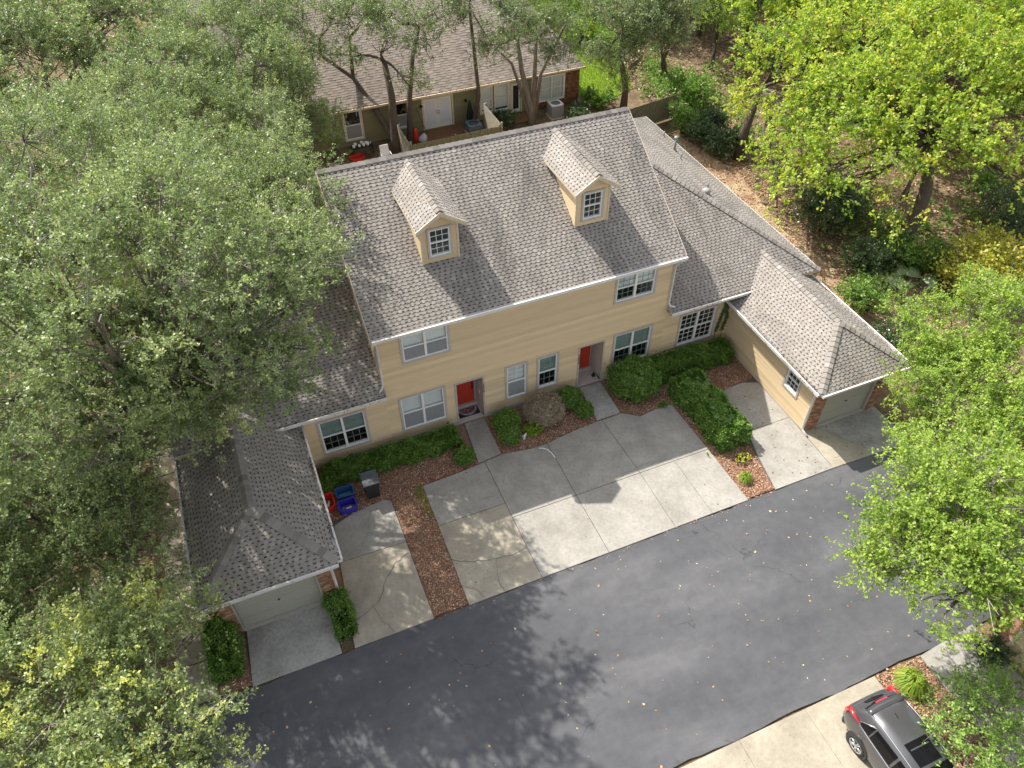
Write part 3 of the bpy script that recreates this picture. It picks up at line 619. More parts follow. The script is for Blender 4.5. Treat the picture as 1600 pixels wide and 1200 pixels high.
# ------------------------------------------------------------------ the townhouse
TH = thing('townhouse', 'two-storey tan townhouse with grey shingle roof, two dormers and garage wings', 'house', (6.05, 0.0, 0.0))
XL, XR = 0.10, 12.0
FR = frame((0, 0, 0), (1, 0, 0), (0, -1, 0))
def window(parent, F, u0, u1, z0, z1, cols=2, grid=(3, 2), blind=0.0, screen=False, bars=None, trim=TRIM, depth=0.0, name='window', casing=0.085, blindmat=None):
    """casing, sash frames, panes, glazing bars and blind of one window; the opening is u0..u1, z0..z1"""
    wn = MB(); t = casing
    wn.lbox(F, u0 - t, u1 + t, 0.003, 0.056, z1, z1 + t); wn.lbox(F, u0 - t, u1 + t, 0.003, 0.06, z0 - t, z0)
    wn.lbox(F, u0 - t, u0, 0.003, 0.056, z0, z1); wn.lbox(F, u1, u1 + t, 0.003, 0.056, z0, z1)
    W = wn.build(name, trim, parent)
    f = 0.048; fr = MB(); zm = (z0 + z1) / 2; fo = 0.03
    fr.lbox(F, u0, u1, -0.07, fo, z1 - f, z1); fr.lbox(F, u0, u1, -0.07, fo + 0.008, z0, z0 + f)
    fr.lbox(F, u0, u0 + f, -0.07, fo, z0 + f, z1 - f); fr.lbox(F, u1 - f, u1, -0.07, fo, z0 + f, z1 - f)
    cw = (u1 - u0) / cols
    for k in range(1, cols): fr.lbox(F, u0 + k * cw - 0.045, u0 + k * cw + 0.045, -0.07, fo, z0 + f, z1 - f)
    fr.build('frame', WHITE, W)
    inner = MB()
    inner.lbox(F, u0, u1, -0.50, -0.49, z0, z1); inner.build('interior', DARK, W)
    mu = MB()
    for k in range(cols):
        a = u0 + k * cw + (f if k == 0 else 0.045); b = u0 + (k + 1) * cw - (f if k == cols - 1 else 0.045)
        rl = MB(); rl.lbox(F, a, b, -0.05, 0.018, zm - 0.025, zm + 0.025); rl.build('meeting_rail', WHITE, W)
        for (c, d, dep) in ((z0 + f, zm - 0.025, -0.03), (zm + 0.025, z1 - f, -0.012)):
            p = MB(); p.lbox(F, a, b, dep - 0.006, dep, c, d); p.build('pane', GLASS, W)
            if grid:
                nx, nz = grid
                for i in range(1, nx): x = a + (b - a) * i / nx; mu.lbox(F, x - 0.009, x + 0.009, dep, dep + 0.012, c, d)
                for j in range(1, nz): z = c + (d - c) * j / nz; mu.lbox(F, a, b, dep + 0.001, dep + 0.013, z - 0.009, z + 0.009)
        if screen:
            s_ = MB(); s_.lbox(F, a, b, 0.0, 0.004, z0 + f, zm - 0.025); s_.build('insect_screen', SCREEN, W)
        if blind:
            sl = MB(); z = z1 - f
            while z > z1 - (z1 - z0) * blind:
                sl.hexa([F(a, -0.090, z - 0.05), F(b, -0.090, z - 0.05), F(b, -0.088, z - 0.05), F(a, -0.088, z - 0.05),
                         F(a, -0.112, z), F(b, -0.112, z), F(b, -0.110, z), F(a, -0.110, z)]); z -= 0.044
            sl.build('blind', blindmat or BLIND, W)
    if mu.v: mu.build('glazing_bars', bars or WHITE, W)
    return W
GREENB = plain('dim_green_blind', (0.27, 0.35, 0.32), 0.7, var=0.08, scale=3)
SCRBAR = plain('grey_glazing_bar', (0.20, 0.25, 0.24), 0.5)
WIN = {  # name: (u0, u1, z0, z1)
 'UL': (1.0, 2.69, 4.16, 5.40), 'UR': (9.53, 11.19, 4.18, 5.42), 'ML': (0.65, 2.34, 0.64, 2.33), 'WL': (-2.46, -0.77, 0.66, 2.34),
 'M3': (4.96, 5.77, 0.64, 2.34), 'M4': (6.32, 7.13, 0.68, 2.33), 'M5': (9.72, 11.39, 0.64, 2.36), 'WR': (12.83, 14.53, 0.70, 2.39)}
DOORS = [(2.86, 3.93, 0.06, 2.26), (8.14, 9.19, 0.06, 2.28)]
ops = [tuple(v) for v in WIN.values()] + DOORS
wall_with_boards(TH, FR, XL, XR, 0.06, 5.80, [o for o in ops if o[0] > XL and o[1] < XR], TAN)
wall_with_boards(TH, FR, -3.42, XL, 0.06, 3.04, [ops[3]], TAN)
wall_with_boards(TH, FR, XR, 15.376, 0.06, 3.04, [ops[7]], TAN)
m = MB(); m.lbox(FR, -3.42, 2.86, -0.2, 0.045, -0.1, 0.17); m.lbox(FR, 3.93, 8.14, -0.2, 0.045, -0.1, 0.17); m.lbox(FR, 9.19, 15.376, -0.2, 0.045, -0.1, 0.17); m.build('foundation', TRIM, TH)
for x in (XL, XR):
    m = MB(); m.lbox(FR, x - 0.05, x + 0.05, 0.002, 0.052, 3.1, 5.78); m.build('corner_board', DORMTRIM, TH)
window(TH, FR, *WIN['UL'], blind=0.97, screen=True, grid=None)
window(TH, FR, *WIN['ML'], blind=0.97, screen=True, grid=None)
window(TH, FR, *WIN['M3'], cols=1, blind=0.97, screen=True, grid=(2, 3))
window(TH, FR, *WIN['WL'], grid=(3, 2), bars=SCRBAR, blind=0.5, blindmat=GREENB)
window(TH, FR, *WIN['M4'], cols=1, grid=(3, 2), bars=SCRBAR, blind=0.5, blindmat=GREENB)
window(TH, FR, *WIN['M5'], grid=(3, 2), bars=SCRBAR, blind=0.5, blindmat=GREENB)
window(TH, FR, *WIN['UR'], grid=(3, 2), bars=SCRBAR, blind=0.5)
window(TH, FR, *WIN['WR'], grid=(3, 3))
CREAM = plain('alcove_paint', (0.50, 0.46, 0.42), 0.6)
for k, (u0, u1, z0, z1) in enumerate(DOORS):
    # recessed porch: side walls, ceiling, step, then the door leaf in its frame
    m = MB(); m.lbox(FR, u0 - 0.1, u0, -0.95, -0.121, 0, z1); m.lbox(FR, u1, u1 + 0.1, -0.95, -0.121, 0, z1); m.lbox(FR, u0 - 0.1, u1 + 0.1, -0.95, -0.121, z1, z1 + 0.1)
    m.lbox(FR, u0, u1, -0.95, -0.90, 0.0, z1); al = m.build('porch_recess', CREAM, TH)
    m = MB(); m.lbox(FR, u0 + 0.001, u1 - 0.001, -0.89, 0.05, -0.05, 0.06); m.lbox(FR, u0 + 0.002, u1 - 0.002, -0.89, -0.70, 0.061, 0.16); m.build('step', TRIM, al)
    m = MB(); t = 0.07
    m.lbox(FR, u0 - t, u0, 0.003, 0.056, 0.0, z1 + t); m.lbox(FR, u1, u1 + t, 0.003, 0.056, 0.0, z1 + t); m.lbox(FR, u0, u1, 0.003, 0.056, z1, z1 + t); m.build('door_casing', TRIM, TH)
    dr = MB(); a, b = u0 + 0.09, u1 - 0.09; zt = z1 - 0.03
    dr.lbox(FR, a, b, -0.88, -0.80, 0.17, zt)
    D = dr.build('door', REDDOOR, TH)
    pn = MB()
    for (c, d, e, f) in ((0.1, 0.44, 0.3, 0.85), (0.56, 0.9, 0.3, 0.85), (0.1, 0.44, 1.0, 1.55), (0.56, 0.9, 1.0, 1.55), (0.1, 0.44, 1.68, 1.95), (0.56, 0.9, 1.68, 1.95)):
        q = MB(); q.lbox(FR, a + (b - a) * c, a + (b - a) * d, -0.80, -0.785, e, f); q.build('panel', REDDOOR, D, bevel=0.01)
    m = MB(); hx = b - 0.08 if k == 0 else a + 0.08
    m.tube([FR(hx, -0.80, 1.02), FR(hx, -0.73, 1.02)], 0.03, 10); m.tube([FR(hx, -0.80, 1.2), FR(hx, -0.765, 1.2)], 0.028, 10); m.lbox(FR, hx - 0.03, hx + 0.03, -0.80, -0.775, 0.93, 1.27); m.build('handle', METAL, D)
    if k == 0:
        m = MB(); m.lbox(FR, u1 - 0.02, u1, -0.42, -0.34, 1.02, 1.14); m.build('doorbell', WHITE, TH)
    # four stacked digits beside the door; too small in the photograph to read, so four dark figures
    hu = u1 + 0.035 if k == 0 else u0 - 0.035
    for i in range(4):
        zc = 1.86 - i * 0.13; g = MB(); a_ = hu - 0.022; b_ = hu + 0.022
        g.lbox(FR, a_, b_, 0.058, 0.066, zc + 0.035, zc + 0.048); g.lbox(FR, a_, b_, 0.058, 0.066, zc - 0.006, zc + 0.006); g.lbox(FR, a_, b_, 0.058, 0.066, zc - 0.048, zc - 0.035)
        if i % 2: g.lbox(FR, a_, a_ + 0.01, 0.057, 0.065, zc - 0.048, zc + 0.048)
        g.lbox(FR, b_ - 0.01, b_, 0.057, 0.065, zc - 0.048, zc + 0.048); g.build('house_number', METAL, TH)
# gable walls of the main block and the hidden rear shell
EZ, RZ, EY, RY = 5.868, 9.326, -0.35, 5.009; SL = (RZ - EZ) / (RY - EY)
def gable_clip(a, b, c, d):
    zz = d; off = max(0.0, (zz - (EZ + SL * 0.35)) / SL); return max(a, 0 + off), min(b, 10.02 - off)
FLW = frame((XL, 10.02, 0), (0, -1, 0), (-1, 0, 0))
for x0, x1 in ((XL, XL + 0.12), (XR - 0.12, XR)):
    m = MB(); pr = [(0.125, 0.06), (10.02, 0.06), (10.02, EZ + SL * 0.35 - 0.16), (RY, RZ - 0.18), (0.125, EZ + SL * 0.35 - 0.16)]
    m.prism([(x0 + 0.001, y, z) for y, z in pr], [(x1, y, z) for y, z in pr]); gw = m.build('gable_wall', TAN, TH)
    if x0 == XL:
        bd = MB(); z = 3.2
        while z < 9.0:
            off = max(0, (z + 0.19 - (EZ + SL * 0.35 - 0.16)) / SL)
            a, b = 0.02 + off, 10.0 - off
            if b > a: bd.hexa([FLW(a, 0, z), FLW(b, 0, z), FLW(b, 0.022, z), FLW(a, 0.022, z), FLW(a, 0, z + 0.19), FLW(b, 0, z + 0.19), FLW(b, 0.006, z + 0.19), FLW(a, 0.006, z + 0.19)])
            z += 0.19
        stuff(bd.build('siding_boards', TAN, gw))
m = MB(); m.box(XL, XR, 9.9, 10.02, 0, 5.9); m.box(-6.9, XL - 0.01, 14.2, 14.3, 0, 3.0); m.box(-6.95, -6.85, 0.0, 14.3, 0, 3.0); m.box(18.9, 19.0, 0.0, 14.3, 0, 3.0); m.box(XR + 0.01, 18.9, 14.2, 14.3, 0, 3.0); m.build('rear_wall', TAN, TH)
# roof decks
def deck(name, faces, thick=0.13, mat=SOFFIT):
    m = MB()
    for f in faces: m.prism([(x, y, z - thick) for x, y, z in f], [(x, y, z - 0.006) for x, y, z in f])
    return m.build(name, mat, TH)
EL, ER = -0.10, 12.22; BY = 2 * RY - EY
main = deck('roof', [[(EL, EY, EZ), (ER, EY, EZ), (ER, RY, RZ), (EL, RY, RZ)], [(ER, BY, EZ), (EL, BY, EZ), (EL, RY, RZ), (ER, RY, RZ)]])
n_ = math.hypot(1, SL); LV = (RY - EY) * n_
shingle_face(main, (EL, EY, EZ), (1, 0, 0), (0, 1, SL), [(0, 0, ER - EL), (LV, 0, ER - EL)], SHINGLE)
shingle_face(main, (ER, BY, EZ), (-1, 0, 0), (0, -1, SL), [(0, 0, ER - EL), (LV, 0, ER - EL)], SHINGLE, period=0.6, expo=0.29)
cap_run(main, (EL, RY, RZ), (ER, RY, RZ), (0, -1, -SL), (0, 1, -SL), SHINGLE, step=0.25)
WHT = MB(); WHT.prism([(EL - 0.03, EY, EZ - 0.14), (EL - 0.03, RY, RZ - 0.14), (EL - 0.03, RY, RZ + 0.012), (EL - 0.03, EY, EZ + 0.012)], [(EL - 0.004, EY, EZ - 0.14), (EL - 0.004, RY, RZ - 0.14), (EL - 0.004, RY, RZ + 0.012), (EL - 0.004, EY, EZ + 0.012)]); WHT.build('rake_board', DORMTRIM, main)
WHT = MB(); WHT.prism([(ER + 0.004, EY, EZ - 0.14), (ER + 0.004, RY, RZ - 0.14), (ER + 0.004, RY, RZ + 0.012), (ER + 0.004, EY, EZ + 0.012)], [(ER + 0.03, EY, EZ - 0.14), (ER + 0.03, RY, RZ - 0.14), (ER + 0.03, RY, RZ + 0.012), (ER + 0.03, EY, EZ + 0.012)]); WHT.build('rake_board', DORMTRIM, main)
m = MB(); m.box(XL - 0.1, XR + 0.1, EY + 0.03, 0.0, EZ - 0.165, EZ - 0.14); m.build('soffit', SOFFIT, main)
def gutter(parent, A, B, out, leaves=0.0, seed=0, sz=0.125):
    """open channel from A to B, hung on its outer side"""
    A = Vector(A); B = Vector(B); o = Vector(out); m = MB(); Z = Vector((0, 0, 1)); d = (B - A).normalized()
    def bar(o0, o1, z0, z1):
        m.hexa([A + o * o0 + Z * z0, B + o * o0 + Z * z0, B + o * o1 + Z * z0, A + o * o1 + Z * z0, A + o * o0 + Z * z1, B + o * o0 + Z * z1, B + o * o1 + Z * z1, A + o * o1 + Z * z1])
    bar(0.0, sz, -0.12, -0.105); bar(sz, sz + 0.022, -0.12, -0.005); bar(sz - 0.025, sz + 0.038, -0.004, 0.008); bar(-0.012, 0.0, -0.12, 0.0)
    for q, s_ in ((A, 0), (B, 1)):
        e = q - d * 0.012 * s_; m.hexa([e + Z * -0.104, e + d * 0.012 + Z * -0.104, e + d * 0.012 + o * sz + Z * -0.104, e + o * sz + Z * -0.104, e + Z * -0.005, e + d * 0.012 + Z * -0.005, e + d * 0.012 + o * sz + Z * -0.005, e + o * sz + Z * -0.005])
    g = m.build('gutter', GUTTER, parent)
    if leaves:
        rg = np.random.default_rng(abs(seed)); n = int((B - A).length * 130 * leaves); t = rg.random(n)
        t = np.concatenate((t[: n // 2], np.clip(rg.choice(rg.random(8), n - n // 2) + rg.normal(0, 0.05, n - n // 2), 0, 1)))
        P = np.array(A) + np.outer(t, np.array(B - A)) + np.outer(rg.uniform(0.0, sz, n), np.array(o)); P[:, 2] += rg.uniform(-0.09, 0.01, n)
        D = unit(rg.normal(size=(n, 3)) * np.array((1, 1, 0.3))); NN = unit(rg.normal(size=(n, 3)) * 0.5 + np.array((0, 0, 1))); L = rg.uniform(0.04, 0.10, n)
        cc = np.array(((0.25, 0.11, 0.06), (0.32, 0.19, 0.10), (0.14, 0.08, 0.05)))[rg.choice(3, n)] * rg.uniform(0.6, 1.2, (n, 1))
        stuff(fast_quads('gutter_leaves', leaf_quads(P, D, NN, L, L * 0.3), LITTER, parent, colr=cc))
    return g
gutter(main, (EL + 0.01, EY - 0.004, EZ), (ER - 0.01, EY - 0.004, EZ), (0, -1, 0))
def downspout(parent, pts, r=0.042):
    m = MB(); m.tube(pts, r, 8); return m.build('downspout', GUTTER, parent, True)
downspout(TH, [(XR + 0.16, -0.4, 5.76), (XR + 0.14, -0.34, 5.6), (XR + 0.02, -0.09, 5.25), (XR + 0.02, -0.075, 3.4), (XR + 0.05, -0.12, 3.27), (XR + 0.22, -0.24, 3.22)])
downspout(TH, [(EL + 0.10, -0.4, 5.76), (EL + 0.12, -0.34, 5.6), (XL - 0.0, -0.09, 5.3), (XL - 0.0, -0.075, 3.4), (XL - 0.05, -0.12, 3.27), (XL - 0.2, -0.24, 3.22)])
# dormers
def dormer(cx, bl):
    hw, hr, ez, rz, yf, y0 = 0.66, 0.88, 8.63, 9.20, 1.13, 1.45; ds = (rz - ez) / hr
    yb = lambda z: EY + (z - EZ) / SL
    F = frame((cx, y0, 0), (1, 0, 0), (0, -1, 0)); zt = ez + ds * (hr - hw) - 0.02
    op = (-0.375, 0.375, 7.29, 8.36)
    m = MB()
    for a, b, c, d in split_rect(-hw, hw, 6.85, zt, [op]): m.lbox(F, a, b, -0.1, 0, c, d)
    m.prism([F(-hw, -0.1, zt), F(hw, -0.1, zt), F(0, -0.1, rz - 0.1)], [F(-hw, 0, zt), F(hw, 0, zt), F(0, 0, rz - 0.1)])
    for s_ in (-1, 1):
        x = cx + s_ * hw; x2 = x - s_ * 0.1; lo, hi = min(x, x2), max(x, x2)
        m.box(lo, hi, y0 + 0.101, 4.2, 6.85, zt)
    D = m.build('dormer', TAN, TH); z = 6.9; bd = MB()
    while z < zt:
        t_ = min(z + 0.19, zt)
        for a, b, c, d in split_rect(-hw, hw, z, t_, [(op[0] - 0.08, op[1] + 0.08, op[2] - 0.08, op[3] + 0.08)]):
            bd.hexa([F(a, 0.001, c), F(b, 0.001, c), F(b, 0.022, c), F(a, 0.022, c), F(a, 0.001, d), F(b, 0.001, d), F(b, 0.006, d), F(a, 0.006, d)])
        for s_ in (-1, 1):
            G = frame((cx + s_ * hw, y0, 0), (0, 1, 0), (s_, 0, 0))
            bd.hexa([G(0, 0.001, z), G(2.6, 0.001, z), G(2.6, 0.022, z), G(0, 0.022, z), G(0, 0.001, t_), G(2.6, 0.001, t_), G(2.6, 0.006, t_), G(0, 0.006, t_)])
        z = t_
    stuff(bd.build('siding_boards', TAN, D))
    for s_ in (-1, 1):
        m = MB(); m.lbox(F, s_ * hw - 0.035, s_ * hw + 0.035, 0.0235, 0.04, 6.95, zt); m.build('corner_board', DORMTRIM, D)
    window(TH, F, *op, cols=1, grid=(3, 2), blind=bl, casing=0.075, name='dormer_window')
    dk = MB()
    for s_ in (-1, 1):
        f = [(cx + s_ * hr, yf, ez), (cx, yf, rz), (cx, yb(rz) + 0.1, rz), (cx + s_ * hr, yb(ez) + 0.1, ez)]
        dk.prism([(x, y, z - 0.09) for x, y, z in f], [(x, y, z - 0.006) for x, y, z in f])
    rf = dk.build('dormer_roof', DORMTRIM, TH); k = math.hypot(1, ds)
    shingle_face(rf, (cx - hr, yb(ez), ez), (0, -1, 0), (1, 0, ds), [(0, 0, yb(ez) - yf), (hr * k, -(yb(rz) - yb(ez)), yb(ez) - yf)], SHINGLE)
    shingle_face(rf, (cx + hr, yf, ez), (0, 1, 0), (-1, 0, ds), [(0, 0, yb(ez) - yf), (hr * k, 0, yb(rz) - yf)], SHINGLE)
    cap_run(rf, (cx, yf, rz), (cx, yb(rz), rz), (-1, 0, -ds), (1, 0, -ds), SHINGLE, step=0.24)
    for s_ in (-1, 1):
        m = MB(); a, b = (cx + s_ * (hr + 0.02), ez - 0.02), (cx, rz - 0.005)
        for (ya, yb_, dn) in ((yf - 0.03, yf - 0.002, 0.17), (yf - 0.05, yf - 0.031, 0.09)):
            m.prism([(a[0], ya, a[1] - dn), (b[0], ya, b[1] - dn), (b[0], ya, b[1] + 0.012), (a[0], ya, a[1] + 0.012)], [(a[0], yb_, a[1] - dn), (b[0], yb_, b[1] - dn), (b[0], yb_, b[1] + 0.012), (a[0], yb_, a[1] + 0.012)])
        m.build('bargeboard', DORMTRIM, rf)
        m = MB(); x = cx + s_ * (hr + 0.012); m.box(min(x, x - s_ * 0.01), max(x, x - s_ * 0.01), yf, yb(ez) + 0.05, ez - 0.12, ez + 0.004); m.build('fascia', DORMTRIM, rf)
    m = MB(); m.tube([(cx - hw - 0.05, 3.85, 8.55), (cx - hw - 0.24, 3.5, 8.48), (cx - hw - 0.24, 3.42, 8.47)], 0.03, 6); m.build('flashing', METAL, rf)
dormer(3.12, 0.0); dormer(8.99, 0.0)
# wing roofs: hipped, lower than the main block
WZ, WS, CR, CL = 3.1, 0.6, 19.36, -7.36; wk = math.hypot(1, WS); DR = CR - XR; DLf = XL - CL
def rz_(r): return WZ + WS * r
wr = deck('wing_roof', [[(XR, EY, WZ), (CR, EY, WZ), (XR, EY + DR, rz_(DR))], [(CR, EY, WZ), (CR, 14.75, WZ), (XR, 14.75 - DR, rz_(DR)), (XR, EY + DR, rz_(DR))], [(CR, 14.75, WZ), (XR, 14.75, WZ), (XR, 14.75 - DR, rz_(DR))]])
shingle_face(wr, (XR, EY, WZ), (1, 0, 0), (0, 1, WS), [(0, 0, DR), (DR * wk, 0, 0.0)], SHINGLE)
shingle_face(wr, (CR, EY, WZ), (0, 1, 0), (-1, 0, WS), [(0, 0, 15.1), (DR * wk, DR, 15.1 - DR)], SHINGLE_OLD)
cap_run(wr, (CR, EY, WZ), (XR + 0.3, EY + DR - 0.3, rz_(DR - 0.3)), (0, -1, -WS), (1, 0, -WS), SHINGLE)
wl = deck('wing_roof', [[(CL, EY, WZ), (XL, EY, WZ), (XL, EY + DLf, rz_(DLf))], [(CL, 14.75, WZ), (CL, EY, WZ), (XL, EY + DLf, rz_(DLf)), (XL, 14.75 - DLf, rz_(DLf))], [(XL, 14.75, WZ), (CL, 14.75, WZ), (XL, 14.75 - DLf, rz_(DLf))]])
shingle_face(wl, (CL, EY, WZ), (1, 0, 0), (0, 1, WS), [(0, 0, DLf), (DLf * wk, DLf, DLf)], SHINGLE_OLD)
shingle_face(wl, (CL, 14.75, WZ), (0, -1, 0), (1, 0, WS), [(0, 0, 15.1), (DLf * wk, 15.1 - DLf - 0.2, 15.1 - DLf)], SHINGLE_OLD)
cap_run(wl, (CL, EY, WZ), (XL - 0.3, EY + DLf - 0.3, rz_(DLf - 0.3)), (0, -1, -WS), (-1, 0, -WS), SHINGLE_OLD)
gutter(wr, (XR - 0.02, EY - 0.004, WZ), (15.84, EY - 0.004, WZ), (0, -1, 0), 0.7, 1); gutter(wl, (-3.95, EY - 0.004, WZ), (XL + 0.02, EY - 0.004, WZ), (0, -1, 0), 0.8, 2)
m = MB(); m.box(CR, CR + 0.03, EY, 14.75, WZ - 0.15, WZ + 0.012); m.build('fascia', GUTTER, wr)
m = MB(); m.box(XR, 18.95, EY + 0.03, 0.0, WZ - 0.155, WZ - 0.132); m.build('soffit', SOFFIT, wr)
m = MB(); m.box(-6.95, XL, EY + 0.03, 0.0, WZ - 0.155, WZ - 0.132); m.build('soffit', SOFFIT, wl)
for (x, y, h, r) in ((18.6, 11.6, 0.32, 0.035), (17.95, 9.55, 0.75, 0.06), (17.5, 8.3, 0.32, 0.035), (16.75, 4.9, 0.34, 0.035)):
    z = WZ + WS * min(CR - x, y - EY); m = MB(); m.tube([(x, y, z - 0.05), (x, y, z + h)], r, 10)
    if h > 0.5: m.tube([(x, y, z + h - 0.12), (x, y, z + h + 0.02)], r * 1.7, 10)
    m.tube([(x, y, z - 0.02), (x, y, z + 0.05)], [r * 2.6, r * 1.2], 10); m.build('vent_pipe', plain('vent_metal', (0.30, 0.31, 0.32), 0.5, 0.5), wr, True)
m = MB(); m.rings([[(16.15 + q * math.cos(a), 4.2 + q * math.sin(a), WZ + WS * 4.55 * 0.715 + h) for a in np.linspace(0, 6.283, 11)[:-1]] for q, h in ((0.2, -0.1), (0.19, 0.1), (0.13, 0.17), (0.04, 0.19))]); m.build('turtle_vent', plain('roof_vent', (0.3, 0.28, 0.27), 0.7), wr, True)
# garages
GZ = 2.64; GARDOOR = plain('garage_door_paint', (0.36, 0.355, 0.29), 0.55, var=0.05)
def garage(x0, side, mat):
    """x0: X of the roof's lower-X eave; side +1: the wing on the +X end, -1: the other"""
    x1 = x0 + 4.1; xc = x0 + 2.05; yf = -6.11; zr = GZ + WS * 2.05
    ymax = lambda z: 0.0 if z < WZ else EY + (z - WZ) / WS
    yr = ymax(zr)
    g = deck('garage_roof', [[(x0, yf, GZ), (x1, yf, GZ), (xc, yf + 2.05, zr)], [(x0, 0, GZ), (x0, yf, GZ), (xc, yf + 2.05, zr), (xc, yr, zr)], [(x1, yf, GZ), (x1, 0, GZ), (xc, yr, zr), (xc, yf + 2.05, zr)]])
    r1 = (WZ - GZ) / WS
    br = [(0, 0), (r1 - 0.01, 0), (r1, 0.35), (2.05, -yr)]
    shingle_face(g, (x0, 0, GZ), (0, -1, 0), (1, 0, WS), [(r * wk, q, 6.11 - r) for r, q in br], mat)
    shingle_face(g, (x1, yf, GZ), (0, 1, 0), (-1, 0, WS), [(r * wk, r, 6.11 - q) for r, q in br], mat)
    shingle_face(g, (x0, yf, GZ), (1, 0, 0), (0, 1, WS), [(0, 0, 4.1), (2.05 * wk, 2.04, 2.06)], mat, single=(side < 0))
    cap_run(g, (xc, yf + 2.05, zr), (xc, yr, zr), (-1, 0, -WS), (1, 0, -WS), mat)
    cap_run(g, (x0, yf, GZ), (xc, yf + 2.05, zr), (0, -1, -WS), (-1, 0, -WS), mat); cap_run(g, (x1, yf, GZ), (xc, yf + 2.05, zr), (0, -1, -WS), (1, 0, -WS), mat)
    gutter(g, (x0, yf - 0.004, GZ), (x1, yf - 0.004, GZ), (0, -1, 0), 0.3, int(x0)); gutter(g, (x0 - 0.004, yf, GZ), (x0 - 0.004, -0.05, GZ), (-1, 0, 0), 0.9 if side > 0 else 0.3, int(x0) + 50)
    gutter(g, (x1 + 0.004, yf, GZ), (x1 + 0.004, -0.05, GZ), (1, 0, 0), 0.3, int(x0) + 90)
    wl_, wr_ = x0 + 0.316, x1 - 0.316; wy = -5.72
    m = MB(); m.box(wl_, wr_, wy + 0.02, 0.0, GZ - 0.10, GZ - 0.07); m.box(x0, x1, yf, wy, GZ - 0.155, GZ - 0.132); m.build('soffit', SOFFIT, g)
    FL = frame((wl_, 0, 0), (0, -1, 0), (-1, 0, 0)); FRt = frame((wr_, wy, 0), (0, 1, 0), (1, 0, 0)); FF = frame((0, wy, 0), (1, 0, 0), (0, -1, 0))
    if side > 0:
        op = (4.05, 4.80, 1.15, 2.20)
        wall_with_boards(TH, FL, 0.0, -wy, 0.06, GZ - 0.13, [op], TAN, name='garage_wall')
        window(TH, FL, *op, cols=1, grid=(3, 2), name='garage_window')
        m = MB(); m.lbox(FL, 0.0, -wy, 0.0005, 0.03, -0.02, 0.055); m.build('foundation', TRIM, TH)
        m = MB(); m.lbox(FRt, 0.0, -wy, -0.12, 0, 0.0, GZ - 0.13); m.build('garage_wall', TAN, TH)
        d0, d1 = wl_ + 0.62, wr_ - 0.55
    else:
        m = MB(); m.lbox(FL, 0.0, -wy, -0.12, 0, 0.0, GZ - 0.13); m.build('garage_wall', TAN, TH)
        wall_with_boards(TH, FRt, 0.0, -wy, 0.06, GZ - 0.13, [], TAN, name='garage_wall')
        d0, d1 = -6.52, -3.96
    top = 2.12
    m = MB(); m.lbox(FF, wl_ + 0.001, wr_ - 0.001, -0.12, 0.0, top, GZ - 0.14); m.lbox(FF, wl_ + 0.001, d0, -0.12, 0.0, 0.0, top); m.lbox(FF, d1, wr_ - 0.001, -0.12, 0.0, 0.0, top); m.build('garage_front', MORTAR, TH)
    for a, b in ((wl_, d0 - 0.06), (d1 + 0.06, wr_)):       # brick piers beside the door
        bk = MB(); z = 0.02; row = 0
        while z < top + 0.3:
            u = a - (0.1 if row % 2 else 0)
            while u < b:
                p, q = max(u, a) + 0.004, min(u + 0.2, b) - 0.004
                if q - p > 0.02:
                    c = random.choice(((0.26, 0.13, 0.08), (0.34, 0.19, 0.115), (0.20, 0.10, 0.07), (0.38, 0.24, 0.155), (0.30, 0.15, 0.085)))
                    bk.lbox(FF, p, q, 0.001, 0.045 + random.uniform(-0.004, 0.004), z + 0.004, z + 0.066, shade(c, 0.12))
                u += 0.2
            z += 0.07; row += 1
        stuff(bk.build('brick_pier', BRICKM, TH, colour=True))
    m = MB(); m.lbox(FF, d0 - 0.06, d0, 0.001, 0.03, 0.0, top + 0.05); m.lbox(FF, d1, d1 + 0.06, 0.001, 0.03, 0.0, top + 0.05); m.lbox(FF, d0, d1, 0.001, 0.03, top, top + 0.3); m.build('door_casing', GARDOOR, TH)
    m = MB(); m.lbox(FF, d0, d1, -0.16, -0.10, 0.05, top); gdr = m.build('garage_door', GARDOOR, TH)
    for i in range(4):
        q = MB(); z0 = 0.07 + i * 0.515; q.lbox(FF, d0 + 0.01, d1 - 0.01, -0.099, -0.085, z0, z0 + 0.505); q.build('door_section', GARDOOR, gdr, bevel=0.006)
    m = MB(); hx = (d0 + d1) / 2; m.tube([FF(hx, -0.085, 0.98), FF(hx, -0.04, 0.98), FF(hx + 0.05, -0.035, 1.03)], 0.016, 6); m.build('handle', METAL, gdr)
    m = MB(); m.lbox(FF, d0, d1, -0.2, 0.05, -0.04, 0.045); m.build('threshold', TRIM, TH)
    dx = wl_ - 0.05 if side > 0 else wr_ + 0.05; s_ = -1 if side > 0 else 1
    downspout(TH, [((x0 if side > 0 else x1) + s_ * 0.05, -5.95, GZ - 0.12), ((x0 if side > 0 else x1) + s_ * 0.0, -5.85, GZ - 0.25), (dx, -5.66, GZ - 0.55), (dx, -5.66, 0.22), (dx, -5.75, 0.1), (dx + s_ * 0.02, -6.02, 0.06)], 0.05)
garage(15.06, 1, SHINGLE); garage(-7.25, -1, SHINGLE_OLD)

